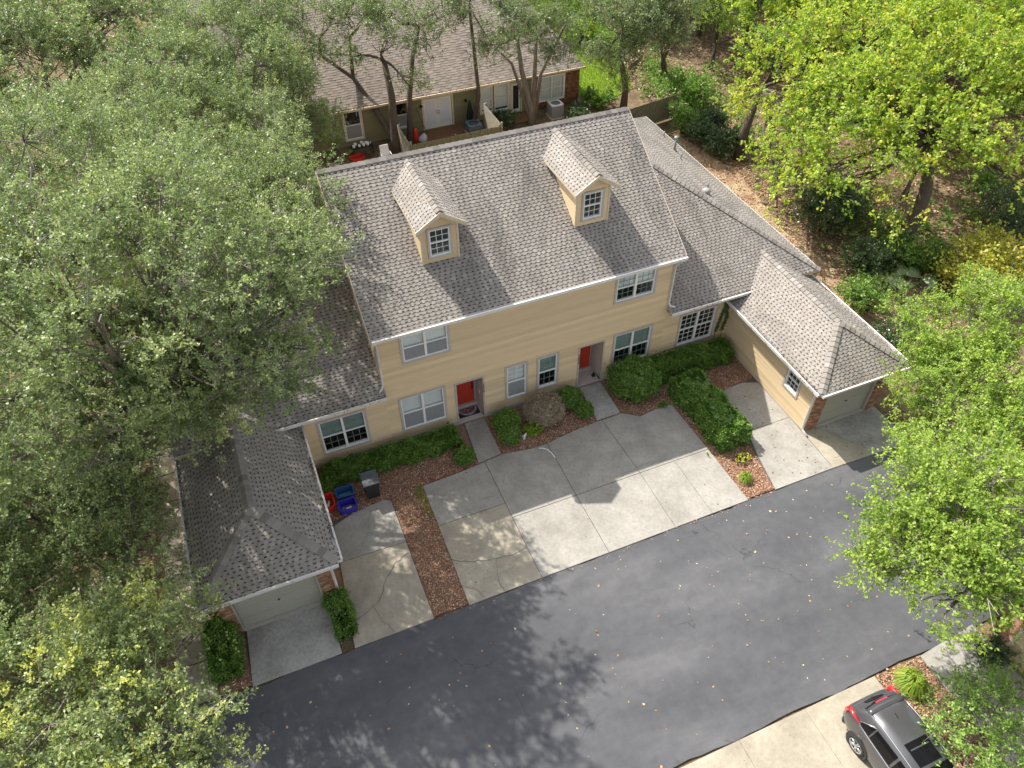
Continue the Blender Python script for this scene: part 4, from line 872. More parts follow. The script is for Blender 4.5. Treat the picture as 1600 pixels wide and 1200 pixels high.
# ------------------------------------------------------------------ the house behind, its yard and fences
BH = thing('bungalow', 'olive one-storey house with brown shingle roof and white french doors behind the townhouse', 'house', (8.0, 23.8, 0))
FB = frame((0, 23.8, 0), (1, 0, 0), (0, -1, 0))
bw = {'A': (4.27, 5.27, 0.40, 2.12), 'B': (7.33, 8.25, 0.55, 2.08), 'C': (12.95, 13.72, 0.45, 2.08), 'D': (13.86, 14.82, 0.40, 2.10), 'E': (16.98, 18.70, 0.45, 2.0)}
fd = (9.2, 11.02, 0.05, 2.0); bd_ = (15.02, 15.66, 0.02, 1.95)
wall_with_boards(BH, FB, -4.0, 16.6, 0.0, 2.36, [bw[k] for k in 'ABCD'] + [fd, bd_], OLIVE, expo=0.2)
m = MB()
for a, b, c, d in split_rect(16.6, 19.8, 0.0, 2.36, [bw['E']]): m.lbox(FB, a, b, -0.12, 0.0, c, d)
m.box(19.68, 19.8, 23.93, 36.0, 0, 2.36); bwall = m.build('brick_wall', MORTAR, BH)
bk = MB(); z = 0.02; row = 0
while z < 2.3:
    u = 16.6 - (0.1 if row % 2 else 0)
    while u < 19.8:
        for a, b, c, d in split_rect(max(u, 16.6) + 0.005, min(u + 0.2, 19.8) - 0.005, z + 0.005, z + 0.066, [bw['E']]):
            if b - a > 0.02 and d - c > 0.02: bk.lbox(FB, a, b, 0.001, 0.03, c, d, shade(random.choice(((0.22, 0.10, 0.06), (0.30, 0.15, 0.09), (0.16, 0.08, 0.055))), 0.12))
        u += 0.2
    z += 0.071; row += 1
stuff(bk.build('bricks', BRICKM, bwall, colour=True))
OTRIM = plain('pale_olive_trim', (0.58, 0.55, 0.42), 0.6)
for k in 'ABCD': window(BH, FB, *bw[k], cols=1, grid=None, trim=OTRIM, casing=0.1, blind=0.9 if k in 'CD' else 0.0, screen=(k in 'AB'))
window(BH, FB, *bw['E'], cols=2, grid=(4, 2), trim=WHITE, casing=0.06, blind=0.98)
def leaf_door(F, u0, u1, z0, z1, mat, pane, handle_u, nm='door', parent=BH):
    m = MB(); m.lbox(F, u0, u1, -0.06, -0.02, z0, z1); d = m.build(nm, mat, parent)
    m = MB(); m.lbox(F, u0 + 0.12, u1 - 0.12, -0.019, -0.012, z0 + 0.25, z1 - 0.14); m.build('pane', pane, d)
    m = MB(); m.tube([F(handle_u, -0.02, z0 + 0.95), F(handle_u, 0.05, z0 + 0.95)], 0.028, 8); m.tube([F(handle_u, -0.02, z0 + 1.08), F(handle_u, 0.02, z0 + 1.08)], 0.028, 8); m.build('handle', METAL, d)
PANEW = plain('curtained_glass', (0.62, 0.66, 0.74), 0.15, var=0.05); DOORW = plain('white_door', (0.72, 0.72, 0.68), 0.5, var=0.04)
m = MB(); mid = (fd[0] + fd[1]) / 2
for a, b, c, d in ((fd[0] - 0.1, fd[0], 0, 2.1), (fd[1], fd[1] + 0.1, 0, 2.1), (fd[0], fd[1], 2.0, 2.1)): m.lbox(FB, a, b, 0.003, 0.04, c, d)
m.build('door_casing', OTRIM, BH)
leaf_door(FB, fd[0] + 0.01, mid - 0.006, 0.06, 1.99, DOORW, PANEW, mid - 0.07); leaf_door(FB, mid + 0.006, fd[1] - 0.01, 0.06, 1.99, DOORW, PANEW, mid + 0.07)
m = MB()
for a, b, c, d in ((bd_[0] - 0.09, bd_[0], 0, 2.05), (bd_[1], bd_[1] + 0.09, 0, 2.05), (bd_[0], bd_[1], 1.95, 2.05)): m.lbox(FB, a, b, 0.003, 0.04, c, d)
m.build('door_casing', OTRIM, BH); leaf_door(FB, bd_[0] + 0.01, bd_[1] - 0.01, 0.03, 1.94, DOORW, DARK, bd_[1] - 0.06)
bz, bs = 2.46, 0.6
def bdeck(name, faces):
    m = MB()
    for f in faces: m.prism([(x, y, z - 0.13) for x, y, z in f], [(x, y, z - 0.006) for x, y, z in f])
    return m.build(name, SOFFIT, BH)
ry, rz2 = 31.4, bz + bs * 8.0
broof = bdeck('roof', [[(-4.4, 23.4, bz), (19.9, 23.4, bz), (16.3, ry, rz2), (-4.4, ry, rz2)], [(19.9, 39.4, bz), (-4.4, 39.4, bz), (-4.4, ry, rz2), (16.3, ry, rz2)], [(19.9, 23.4, bz), (19.9, 39.4, bz), (16.3, ry, rz2)]])
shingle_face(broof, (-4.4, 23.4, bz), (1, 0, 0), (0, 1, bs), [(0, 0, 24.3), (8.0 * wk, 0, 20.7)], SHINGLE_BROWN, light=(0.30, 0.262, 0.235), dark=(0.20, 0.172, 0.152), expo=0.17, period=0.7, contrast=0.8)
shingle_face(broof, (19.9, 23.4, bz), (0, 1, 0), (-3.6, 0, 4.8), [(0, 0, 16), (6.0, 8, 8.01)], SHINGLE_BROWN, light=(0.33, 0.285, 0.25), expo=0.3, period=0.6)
gutter(broof, (-4.4, 23.396, bz), (19.9, 23.396, bz), (0, -1, 0), 1.6, 5).data.materials[0] = DORMTRIM
m = MB(); m.tube([(11.9, 23.72, 1.55), (11.9, 23.6, 1.5)], [0.05, 0.09], 8); m.build('wall_lamp', METAL, BH)
m = MB(); m.tube([(9.02, 23.75, 1.72), (9.02, 23.62, 1.66)], [0.05, 0.1], 8); m.build('wall_lamp', METAL, BH)
def board_fence(name, label, A, B, h, mat, wd=0.14, horizontal=False):
    """upright boards with rails and posts, each board its own piece"""
    A = Vector((*A, 0)); B = Vector((*B, 0)); L = (B - A).length; d = (B - A) / L; n = Vector((d.y, -d.x, 0)); t = thing(name, label, 'fence', A)
    F = lambda u, w_, z: A + d * u + n * w_ + Vector((0, 0, z))
    k = int(L / wd)
    for i in range(k):
        q = MB(); hh = h + random.uniform(-0.012, 0.012); q.lbox(F, i * L / k + 0.004, (i + 1) * L / k - 0.004, 0, 0.022, 0.03, hh); q.build('board', mat, t)
    for z in (0.35, h - 0.3): q = MB(); q.lbox(F, 0, L, -0.045, -0.002, z, z + 0.09); q.build('rail', mat, t)
    for u in np.linspace(0.05, L - 0.05, max(2, int(L / 2.2) + 1)): q = MB(); q.lbox(F, u - 0.045, u + 0.045, -0.14, -0.047, -0.1, h + 0.03); q.build('post', mat, t)
    return t
board_fence('patio_fence', 'low olive board fence closing the patio in front of the french doors', (7.0, 19.45), (12.6, 19.6), 1.62, FENCEM)
board_fence('patio_fence', 'short pale side fence running from the patio to the sprawling yard tree', (7.0, 21.9), (7.0, 19.5), 1.75, FENCE_PALE)
board_fence('patio_fence', 'short pale side fence beside the air conditioner on the patio', (12.62, 22.4), (12.62, 19.65), 1.75, FENCE_PALE)
board_fence('yard_fence', 'weathered upright board fence behind the roof ridge beside the rounded bushes', (20.6, 18.6), (24.6, 19.3), 1.55, FENCEM)
DK = thing('deck', 'low brown timber deck in front of the white french doors', 'deck', (9.9, 21.9, 0))
for i in range(20):
    q = MB(); q.box(7.2, 12.5, 20.6 + i * 0.158, 20.6 + i * 0.158 + 0.148, 0.0, 0.05 + random.uniform(-0.003, 0.003)); q.build('plank', DECKM, DK)
m = MB(); [m.box(14.7, 16.0, 22.4 + i * 0.2, 22.4 + i * 0.2 + 0.188, 0.0, 0.06) for i in range(6)]
DS = thing('deck', 'small brown timber landing at the dark glazed back door', 'deck', (15.3, 23.0, 0))
for i in range(6): q = MB(); q.box(14.7, 16.0, 22.4 + i * 0.2, 22.4 + i * 0.2 + 0.188, 0.0, 0.06); q.build('plank', DECKM, DS)
def ac_unit(x, y, s, h, label, top, side):
    t = thing('air_conditioner', label, 'air conditioner', (x, y, 0), 'outdoor cooling units of the bungalow')
    m = MB(); m.box(x - s * 0.55, x + s * 0.55, y - s * 0.55, y + s * 0.55, -0.05, 0.06); m.build('base_pad', TRIM, t)
    m = MB(); m.box(x - s / 2, x + s / 2, y - s / 2, y + s / 2, 0.07, h - 0.06); m.build('body', side, t, bevel=0.03)
    lv = MB(); z = 0.12
    while z < h - 0.12:
        lv.box(x - s / 2 - 0.006, x + s / 2 + 0.006, y - s / 2 - 0.006, y + s / 2 + 0.006, z, z + 0.022); z += 0.045
    stuff(lv.build('louvres', side, t))
    m = MB(); N = 28
    ring = lambda r, z: [(x + r * math.cos(a), y + r * math.sin(a), z) for a in np.linspace(0, 2 * math.pi, N, endpoint=False)]
    sq = []
    for a in np.linspace(0, 2 * math.pi, N, endpoint=False):
        c, s_ = math.cos(a), math.sin(a); k = s / 2 * 1.02 / max(abs(c), abs(s_)); sq.append((x + c * k, y + s_ * k))
    m.rings([[(a, b, h - 0.06) for a, b in sq], [(a, b, h) for a, b in sq], ring(s * 0.38, h), ring(s * 0.37, h - 0.1)], cap=False); m.build('top_panel', top, t)
    m = MB(); m.rings([ring(s * 0.37, h - 0.11), ring(0.01, h - 0.11)], cap=False); m.build('well', METAL, t)
    for r in (0.12, 0.2, 0.28, 0.36):
        m = MB(); m.tube([(x + s * r * math.cos(a), y + s * r * math.sin(a), h - 0.012) for a in np.linspace(0, 2 * math.pi, 25)], 0.006, 5); m.build('grille_ring', METAL, t)
    for k in range(4):
        a = k * math.pi / 2 + 0.4; b = MB(); b.prism([(x, y, h - 0.09), (x + s * 0.3 * math.cos(a), y + s * 0.3 * math.sin(a), h - 0.09), (x + s * 0.3 * math.cos(a + 0.6), y + s * 0.3 * math.sin(a + 0.6), h - 0.06)],
            [(x, y, h - 0.085), (x + s * 0.3 * math.cos(a), y + s * 0.3 * math.sin(a), h - 0.085), (x + s * 0.3 * math.cos(a + 0.6), y + s * 0.3 * math.sin(a + 0.6), h - 0.055)]); b.build('fan_blade', METAL, t)
ACW = plain('ac_cream', (0.52, 0.52, 0.49), 0.5); ACG = plain('ac_grey', (0.22, 0.225, 0.24), 0.5); ACB = plain('ac_blue_grey', (0.10, 0.13, 0.16), 0.5)
ac_unit(17.5, 22.45, 0.82, 0.86, 'grey air conditioner with pale top below the brick end wall', ACW, ACG)
ac_unit(11.9, 22.35, 0.85, 0.66, 'dark air conditioner beside the french doors behind the slender trunk', ACB, ACB)
# patio clutter behind the ridge
t = thing('plant_stand', 'dark stand of round white pots under the yard window', 'plant stand', (4.85, 22.5, 0))
m = MB(); m.box(4.2, 5.5, 22.25, 22.75, 0.52, 0.56); m.build('shelf', METAL, t)
for x, y in ((4.25, 22.3), (5.45, 22.3), (4.25, 22.7), (5.45, 22.7)): m = MB(); m.tube([(x, y, 0), (x, y, 0.52)], 0.02, 6); m.build('leg', METAL, t)
POT = plain('white_pot', (0.78, 0.80, 0.82), 0.35, var=0.03)
for i, (x, y, r) in enumerate(((4.35, 22.4, 0.09), (4.5, 22.62, 0.1), (4.68, 22.38, 0.085), (4.9, 22.66, 0.1), (4.95, 22.4, 0.1), (5.15, 22.62, 0.085), (5.2, 22.42, 0.11), (5.4, 22.58, 0.05))):
    m = MB(); ring = lambda q, z: [(x + q * math.cos(a), y + q * math.sin(a), z) for a in np.linspace(0, 6.283, 15)[:-1]]
    m.rings([ring(r * 0.7, 0.56), ring(r, 0.56 + r * 1.6), ring(r * 0.86, 0.56 + r * 1.6), ring(r * 0.8, 0.56 + r * 1.35)]); o = m.build('flower_pot', POT, None, True); tag(o, 'round white pot among others on the dark stand under the yard window', 'pot', 'white pots on the stand')
RED = plain('red_plastic', (0.55, 0.035, 0.02), 0.4, var=0.05)
def tub(name, label, c, sx, sy, h, mat, rot=0.0, wall=0.018, flare=0.86, cat='bin', group=None, handles=False):
    """open rectangular tub with rim and inner faces"""
    t = thing(name, label, cat, c, group); cr, sr = math.cos(rot), math.sin(rot)
    def ring(a, b, z, r=0.05):
        out = []
        for sxx, syy, a0 in ((1, 1, 0), (-1, 1, 90), (-1, -1, 180), (1, -1, 270)):
            for k in range(4):
                an = R(a0 + k * 30); px = sxx * (a - r) + r * math.cos(an); py = syy * (b - r) + r * math.sin(an); out.append((c[0] + px * cr - py * sr, c[1] + px * sr + py * cr, c[2] + z))
        return out
    a, b = sx / 2, sy / 2; m = MB()
    m.rings([ring(a * flare, b * flare, 0), ring(a, b, h - 0.03), ring(a, b, h - 0.012), ring(a - wall, b - wall, h - 0.012), ring(a * flare - wall, b * flare - wall, 0.02)]); m.build('body', mat, t)
    m = MB(); m.rings([ring(a, b, h - 0.028), ring(a + 0.022, b + 0.022, h - 0.028), ring(a + 0.022, b + 0.022, h), ring(a - wall * 0.5, b - wall * 0.5, h), ring(a - wall * 0.5, b - wall * 0.5, h - 0.011)], cap=False); m.build('rim', mat, t)
    if handles:
        for s_ in (-1, 1):
            m = MB(); P = lambda px, py, z: (c[0] + px * cr - py * sr, c[1] + px * sr + py * cr, c[2] + z)
            m.tube([P(s_ * (a + 0.02), -0.09, h - 0.05), P(s_ * (a + 0.05), -0.07, h - 0.04), P(s_ * (a + 0.05), 0.07, h - 0.04), P(s_ * (a + 0.02), 0.09, h - 0.05)], 0.012, 6); m.build('handle', mat, t)
    return t
tub('storage_tub', 'low red tub on the ground by the white pots', (4.35, 21.9, -0.02), 0.8, 0.5, 0.3, RED, 0.2, cat='tub')
t = thing('leaf_blower_bag', 'upright red bag beside the sprawling tree on the patio', 'bag', (8.2, 22.6, 0.03))
m = MB(); rg = lambda q, z, dx=0: [(8.2 + dx + q * 0.75 * math.cos(a), 22.6 + q * 0.55 * math.sin(a), z) for a in np.linspace(0, 6.283, 13)[:-1]]
m.rings([rg(0.2, 0.05), rg(0.26, 0.2), rg(0.24, 0.55), rg(0.2, 0.8, 0.02), rg(0.1, 0.95, 0.04)]); m.build('body', RED, t, True)
m = MB(); m.tube([(8.14, 22.6, 0.93), (8.2, 22.6, 1.06), (8.3, 22.6, 0.94)], 0.012, 6); m.build('handle', METAL, t)
t = thing('sack', 'slumped pale sack on the deck next to the red bag', 'sack', (8.62, 22.45, 0.05))
m = MB(); rg = lambda q, z, dx=0: [(8.62 + dx + q * (1 + 0.12 * math.sin(3 * a)) * math.cos(a), 22.45 + q * 0.7 * math.sin(a), z) for a in np.linspace(0, 6.283, 15)[:-1]]
m.rings([rg(0.24, 0.05), rg(0.28, 0.18), rg(0.24, 0.36, 0.03), rg(0.12, 0.5, 0.08), rg(0.05, 0.56, 0.1)]); m.build('body', plain('sackcloth', (0.55, 0.55, 0.56), 0.8), t, True)
t = thing('broom', 'dark long handled broom leaning on the wall by the french doors', 'broom', (8.95, 23.3, 0.05))
m = MB(); m.tube([(9.05, 22.95, 0.2), (8.75, 23.72, 1.5)], 0.016, 6); m.build('handle', METAL, t)
m = MB(); m.prism([(8.9, 22.82, 0.06), (9.25, 22.86, 0.06), (9.25, 22.94, 0.06), (8.9, 22.9, 0.06)], [(9.0, 22.9, 0.24), (9.12, 22.91, 0.24), (9.12, 22.97, 0.24), (9.0, 22.96, 0.24)]); m.build('bristles', DECKM, t)
t = thing('patio_umbrella', 'closed black patio umbrella standing behind the dark air conditioner', 'umbrella', (12.0, 23.2, 0))
m = MB(); m.tube([(12.0, 23.2, 0), (12.0, 23.2, 1.75)], 0.022, 8); m.build('pole', METAL, t)
m = MB(); N = 12; m.rings([[(12.0 + q * (1 + 0.3 * (k % 2)) * math.cos(k * 6.283 / N), 23.2 + q * (1 + 0.3 * (k % 2)) * math.sin(k * 6.283 / N), z) for k in range(N)] for q, z in ((0.19, 0.55), (0.15, 1.0), (0.07, 1.5), (0.02, 1.7))]); m.build('canopy', plain('black_cloth', (0.012, 0.014, 0.014), 0.9), t)
t = thing('lawn_chair', 'white tubular lawn chair on the yard behind the roof ridge', 'chair', (5.9, 21.0, 0))
for s_ in (-1, 1):
    m = MB(); m.tube([(5.9 + s_ * 0.28, 20.75, 0), (5.9 + s_ * 0.28, 20.75, 0.6), (5.9 + s_ * 0.28, 21.2, 0.62), (5.9 + s_ * 0.26, 21.3, 0)], 0.02, 6); m.build('leg', POT, t)
m = MB(); m.hexa([(5.64, 20.75, 0.4), (6.16, 20.75, 0.4), (6.16, 21.2, 0.36), (5.64, 21.2, 0.36), (5.64, 20.75, 0.43), (6.16, 20.75, 0.43), (6.16, 21.2, 0.39), (5.64, 21.2, 0.39)]); m.build('seat', POT, t)
m = MB(); m.hexa([(5.64, 21.17, 0.4), (6.16, 21.17, 0.4), (6.16, 21.2, 0.4), (5.64, 21.2, 0.4), (5.64, 21.35, 0.95), (6.16, 21.35, 0.95), (6.16, 21.38, 0.95), (5.64, 21.38, 0.95)]); m.build('backrest', POT, t)
# the neighbour's garage across the road: only its sunlit side wall shows
NG = thing('neighbour_garage', 'tan garage with white downspout across the road beyond the parked car', 'garage', (17.5, -18.5, 0))
FN = frame((15.46, -15.7, 0), (0, -1, 0), (-1, 0, 0))
wall_with_boards(NG, FN, 0.0, 6.2, 0.0, 2.5, [], TAN)
m = MB(); m.box(15.58, 19.6, -15.82, -15.7, 0, 2.5); m.box(19.48, 19.6, -21.9, -15.83, 0, 2.5); m.box(15.58, 19.47, -22.0, -21.9, 0, 2.5); m.build('wall', TAN, NG)
m = MB()
for f in ([(15.12, -15.35, GZ), (15.12, -22.2, GZ), (17.5, -19.6, 4.05), (17.5, -17.8, 4.05)], [(19.9, -22.2, GZ), (19.9, -15.35, GZ), (17.5, -17.8, 4.05), (17.5, -19.6, 4.05)], [(19.9, -15.35, GZ), (15.12, -15.35, GZ), (17.5, -17.8, 4.05)], [(15.12, -22.2, GZ), (19.9, -22.2, GZ), (17.5, -19.6, 4.05)]):
    m.prism([(x, y, z - 0.12) for x, y, z in f], [(x, y, z) for x, y, z in f])
m.build('roof', SHINGLE_OLD, NG, colour=True)
downspout(NG, [(15.2, -15.5, GZ - 0.1), (15.25, -15.6, GZ - 0.3), (15.40, -15.68, GZ - 0.5), (15.40, -15.68, 0.2), (15.36, -15.6, 0.08), (15.34, -15.42, 0.05)], 0.05)

# ------------------------------------------------------------------ shrubs and hedges in the beds
def at(px, py, z):
    """the point at height z seen at photo pixel (px, py)"""
    r = FW * 1200.7 + RT * (px - 800) + UP * (600 - py); k = (z - CAM[2]) / r[2]; p = CAM + r * k; return p
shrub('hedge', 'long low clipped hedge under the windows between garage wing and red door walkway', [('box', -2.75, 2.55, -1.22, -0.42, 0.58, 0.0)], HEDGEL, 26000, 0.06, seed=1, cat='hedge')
shrub('shrub', 'small round green shrub alone in bark mulch beside the walkway with doormat', [('ball', (2.42, -1.85, 0.18), (0.40, 0.36, 0.38))], HEDGEL, 3600, 0.065, seed=2, group=None)
shrub('shrub', 'two-lobed dark green shrub beside the walkway at the door with the mat', [('ball', (4.55, -0.92, 0.3), (0.55, 0.5, 0.48)), ('ball', (4.42, -1.62, 0.25), (0.42, 0.42, 0.42))], HEDGEL, 9000, 0.065, seed=3)
shrub('shrub', 'dried out brown round shrub between green shrubs under the small windows', [('ball', (6.15, -1.05, 0.38), (0.78, 0.72, 0.72))], BROWNL, 11000, 0.06, 0.2, seed=4, spiky=0.6)
shrub('shrub', 'green shrub next to the brown shrub at the narrow window', [('ball', (7.42, -0.75, 0.3), (0.52, 0.5, 0.45))], HEDGEL, 5200, 0.065, seed=5)
shrub('shrub', 'small green shrub at the edge of the stained walkway', [('ball', (7.72, -1.5, 0.22), (0.36, 0.38, 0.40))], HEDGEL, 3600, 0.06, seed=6)
shrub('shrub', 'low broad-leaved plant at the foot of the brown shrub', [('ball', (5.45, -1.55, 0.12), (0.34, 0.24, 0.24))], GRASSL, 700, 0.13, 0.3, seed=7, core=False)
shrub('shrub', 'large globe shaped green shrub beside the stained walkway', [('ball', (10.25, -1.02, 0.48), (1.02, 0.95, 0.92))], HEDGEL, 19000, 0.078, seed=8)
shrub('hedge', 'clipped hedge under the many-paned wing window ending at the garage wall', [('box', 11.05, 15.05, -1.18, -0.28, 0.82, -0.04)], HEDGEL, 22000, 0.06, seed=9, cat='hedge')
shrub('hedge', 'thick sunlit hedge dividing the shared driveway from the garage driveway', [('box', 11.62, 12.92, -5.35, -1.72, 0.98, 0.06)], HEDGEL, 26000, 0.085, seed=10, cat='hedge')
shrub('hedge', 'narrow clipped hedge between garage apron and side driveway at the road', [('box', -3.83, -3.22, -7.28, -5.82, 0.66, 0.05)], HEDGEL, 8500, 0.06, seed=11, cat='hedge')
shrub('hedge', 'rounded hedge between footpath and garage apron', [('box', -7.62, -6.78, -7.2, -5.55, 1.0, 0.0)], HEDGEL, 14000, 0.065, seed=12, cat='hedge')
shrub('shrub', 'straggly low shrub in the corner by the recycling tubs', [('ball', (-2.75, -0.95, 0.12), (0.32, 0.45, 0.3))], HEDGEL, 2200, 0.06, seed=13, core=False)
blade_clump('grass_tuft', 'small strap-leaved tuft at the road end of the hedge strip', (11.85, -6.85, -0.02), 0.34, 0.38, 260, GRASSL, 1)
blade_clump('grass_tuft', 'big arching grass clump in the mulch behind the parked car', (11.95, -15.4, -0.02), 0.55, 0.6, 900, GRASSL, 2, 0.014)
shrub('seedling', 'yellowish seedling at the end of the sunlit hedge', [('ball', (12.3, -6.0, 0.1), (0.3, 0.22, 0.16))], YELL, 110, 0.10, 0.4, seed=14, core=False, cat='plant')
shrub('weed', 'tiny green weed at the corner of the shared driveway', [('ball', (10.9, -2.35, 0.06), (0.2, 0.16, 0.1))], HEDGEL, 240, 0.06, seed=15, core=False, cat='plant')
# wall vine
rg = np.random.default_rng(4); n = 1500; t = thing('wall_vine', 'dark climbing vine on the wing wall beside the many-paned window', 'vine', (14.9, -0.05, 0.9))
zz = rg.uniform(0.9, 2.9, n); br_ = rg.random(n) < 0.5; xx = np.where(br_, 14.75 + 0.17 * (zz - 0.9) * 0.9, 15.12 + 0.05 * np.sin(zz * 5)) + rg.normal(0, 0.05 + 0.03 * (zz > 2.5), n)
P = np.c_[xx, -0.05 - rg.random(n) * 0.06, zz]; D = unit(rg.normal(size=(n, 3)) + np.array((0, -0.2, -0.4))); NN = unit(rg.normal(size=(n, 3)) * 0.4 + np.array((0, -1, 0.5)))
stuff(fast_quads('foliage', leaf_quads(P, D, NN, np.full(n, 0.05), np.full(n, 0.02)), DARKL, t, tint=rg.uniform(0.1, 0.8, n)))
m = MB(); m.tube([(14.75, -0.04, 0.0), (14.78, -0.04, 1.2), (14.95, -0.04, 2.2), (15.05, -0.05, 2.9)], 0.012, 6); m.tube([(15.12, -0.04, 0.0), (15.12, -0.04, 1.5), (15.14, -0.05, 2.9)], 0.012, 6); m.build('stem', BARK_D, t)
# loose litter
BR = ((0.40, 0.215, 0.14), (0.47, 0.29, 0.20), (0.29, 0.165, 0.105), (0.54, 0.40, 0.29), (0.20, 0.115, 0.075), (0.42, 0.22, 0.12))
scatter('mulch_chips', [(-3.0, -2.7), (-3.0, -1.2), (2.8, -1.1), (2.85, -2.25), (0.55, -2.4), (0.42, -7.6), (-0.7, -7.6), (-0.68, -2.5), (-2.2, -2.6)], 1500, 0.055, BR, 1, z=-0.015)
scatter('mulch_chips', [(3.9, -0.1), (3.9, -2.15), (5.1, -2.34), (5.9, -2.3), (7.0, -2.13), (8.0, -2.06), (8.15, -0.1)], 1500, 0.055, BR, 2, z=-0.015)
scatter('mulch_chips', [(9.25, -0.1), (9.2, -2.0), (9.8, -2.48), (11.3, -2.4), (11.45, -7.6), (12.6, -7.6), (13.5, -2.65), (15.3, -2.4), (15.3, -0.2)], 1300, 0.055, BR, 3, z=-0.015)
scatter('mulch_chips', [(-9.3, -7.5), (-9.3, 0.5), (-6.65, 0.5), (-6.65, -7.6)], 350, 0.075, BR, 4, z=-0.02)
scatter('mulch_chips', [(11.2, -14.75), (11.2, -19), (12.8, -19), (12.9, -14.8)], 700, 0.075, BR + ((0.45, 0.33, 0.2),), 5, z=-0.015)
scatter('leaf_litter', [(19.7, -1.0), (19.9, 15.0), (23, 17.5), (26, 14), (25.5, -3.0), (23.0, -4.0)], 75, 0.11, BR + ((0.40, 0.24, 0.14), (0.5, 0.33, 0.2)), 6, z=-0.03)
scatter('leaf_litter', [(24, -4), (24, 34), (52, 40), (56, -2)], 26, 0.15, BR, 7, z=-0.05)
scatter('fallen_leaves', [(-8, -7.8), (19, -7.8), (19, -14.6), (-8, -14.6)], 0.9, 0.09, ((0.45, 0.22, 0.10), (0.45, 0.30, 0.16), (0.38, 0.22, 0.11), (0.50, 0.40, 0.24)), 8, z=0.004, lift=0.006, tilt=0.25)
scatter('fallen_leaves', [(4.0, -7.75), (19, -7.75), (19, -12.5), (9, -14.6)], 0.9, 0.065, ((0.44, 0.26, 0.13), (0.48, 0.35, 0.2), (0.5, 0.42, 0.28)), 9, z=0.004, lift=0.006, tilt=0.25)
scatter('fallen_leaves', [(12.7, -7.6), (13.5, -2.7), (15.3, -2.5), (15.3, -5.8), (18.6, -5.8), (18.6, -7.7)], 7, 0.075, ((0.16, 0.09, 0.06), (0.28, 0.16, 0.10)), 10, z=0.034, lift=0.006, tilt=0.3)
scatter('fallen_leaves', [(0.5, -7.6), (0.5, -2.5), (11.3, -2.5), (11.4, -7.6)], 1.2, 0.05, ((0.10, 0.07, 0.05), (0.22, 0.14, 0.10)), 11, z=0.034, lift=0.006, tilt=0.3)
scatter('mulch_chips', [(-0.95, -7.8), (0.62, -7.8), (0.66, -2.4), (-0.9, -2.5)], 26, 0.05, BR, 14, z=0.034, lift=0.006, tilt=0.3)
scatter('fallen_leaves', [(-0.8, -7.85), (12.7, -7.85), (12.7, -7.66), (-0.8, -7.66)], 40, 0.06, BR, 13, z=0.002, lift=0.02)
gr = np.random.default_rng(8)
def grass(name, poly, n, h, seed, label):
    P_ = np.array(poly); rg = np.random.default_rng(seed); lo, hi = P_.min(0), P_.max(0); p = rg.uniform(lo, hi, (n, 2)); ins = np.zeros(n, bool); j = len(P_) - 1
    for i in range(len(P_)):
        a, b = P_[i], P_[j]; ins ^= ((a[1] > p[:, 1]) != (b[1] > p[:, 1])) & (p[:, 0] < (b[0] - a[0]) * (p[:, 1] - a[1]) / (b[1] - a[1] + 1e-12) + a[0]); j = i
    p = p[ins]; n = len(p); D = unit(np.c_[rg.normal(0, 0.45, (n, 2)), np.ones(n)]); NN = unit(np.c_[rg.normal(0, 1, (n, 2)), np.full(n, 0.3)]); L = h * rg.uniform(0.5, 1.3, n)
    stuff(fast_quads(name, leaf_quads(np.c_[p, np.full(n, -0.03)], D, NN, L, np.maximum(L * 0.10, 0.006)), GRASSL, None, tint=np.clip(rg.normal(0.6, 0.2, n), 0, 1)), label)
grass('grass', [(20.2, 22.6), (20.6, 46), (29, 50), (27.3, 33), (24.0, 24.0)], 60000, 0.2, 1, 'bright green lawn beside the brick end of the bungalow')
grass('grass', [(0.12, -2.5), (0.52, -2.3), (0.5, -3.95), (0.28, -3.9)], 1500, 0.09, 2, 'lime grass patch at the driveway corner')

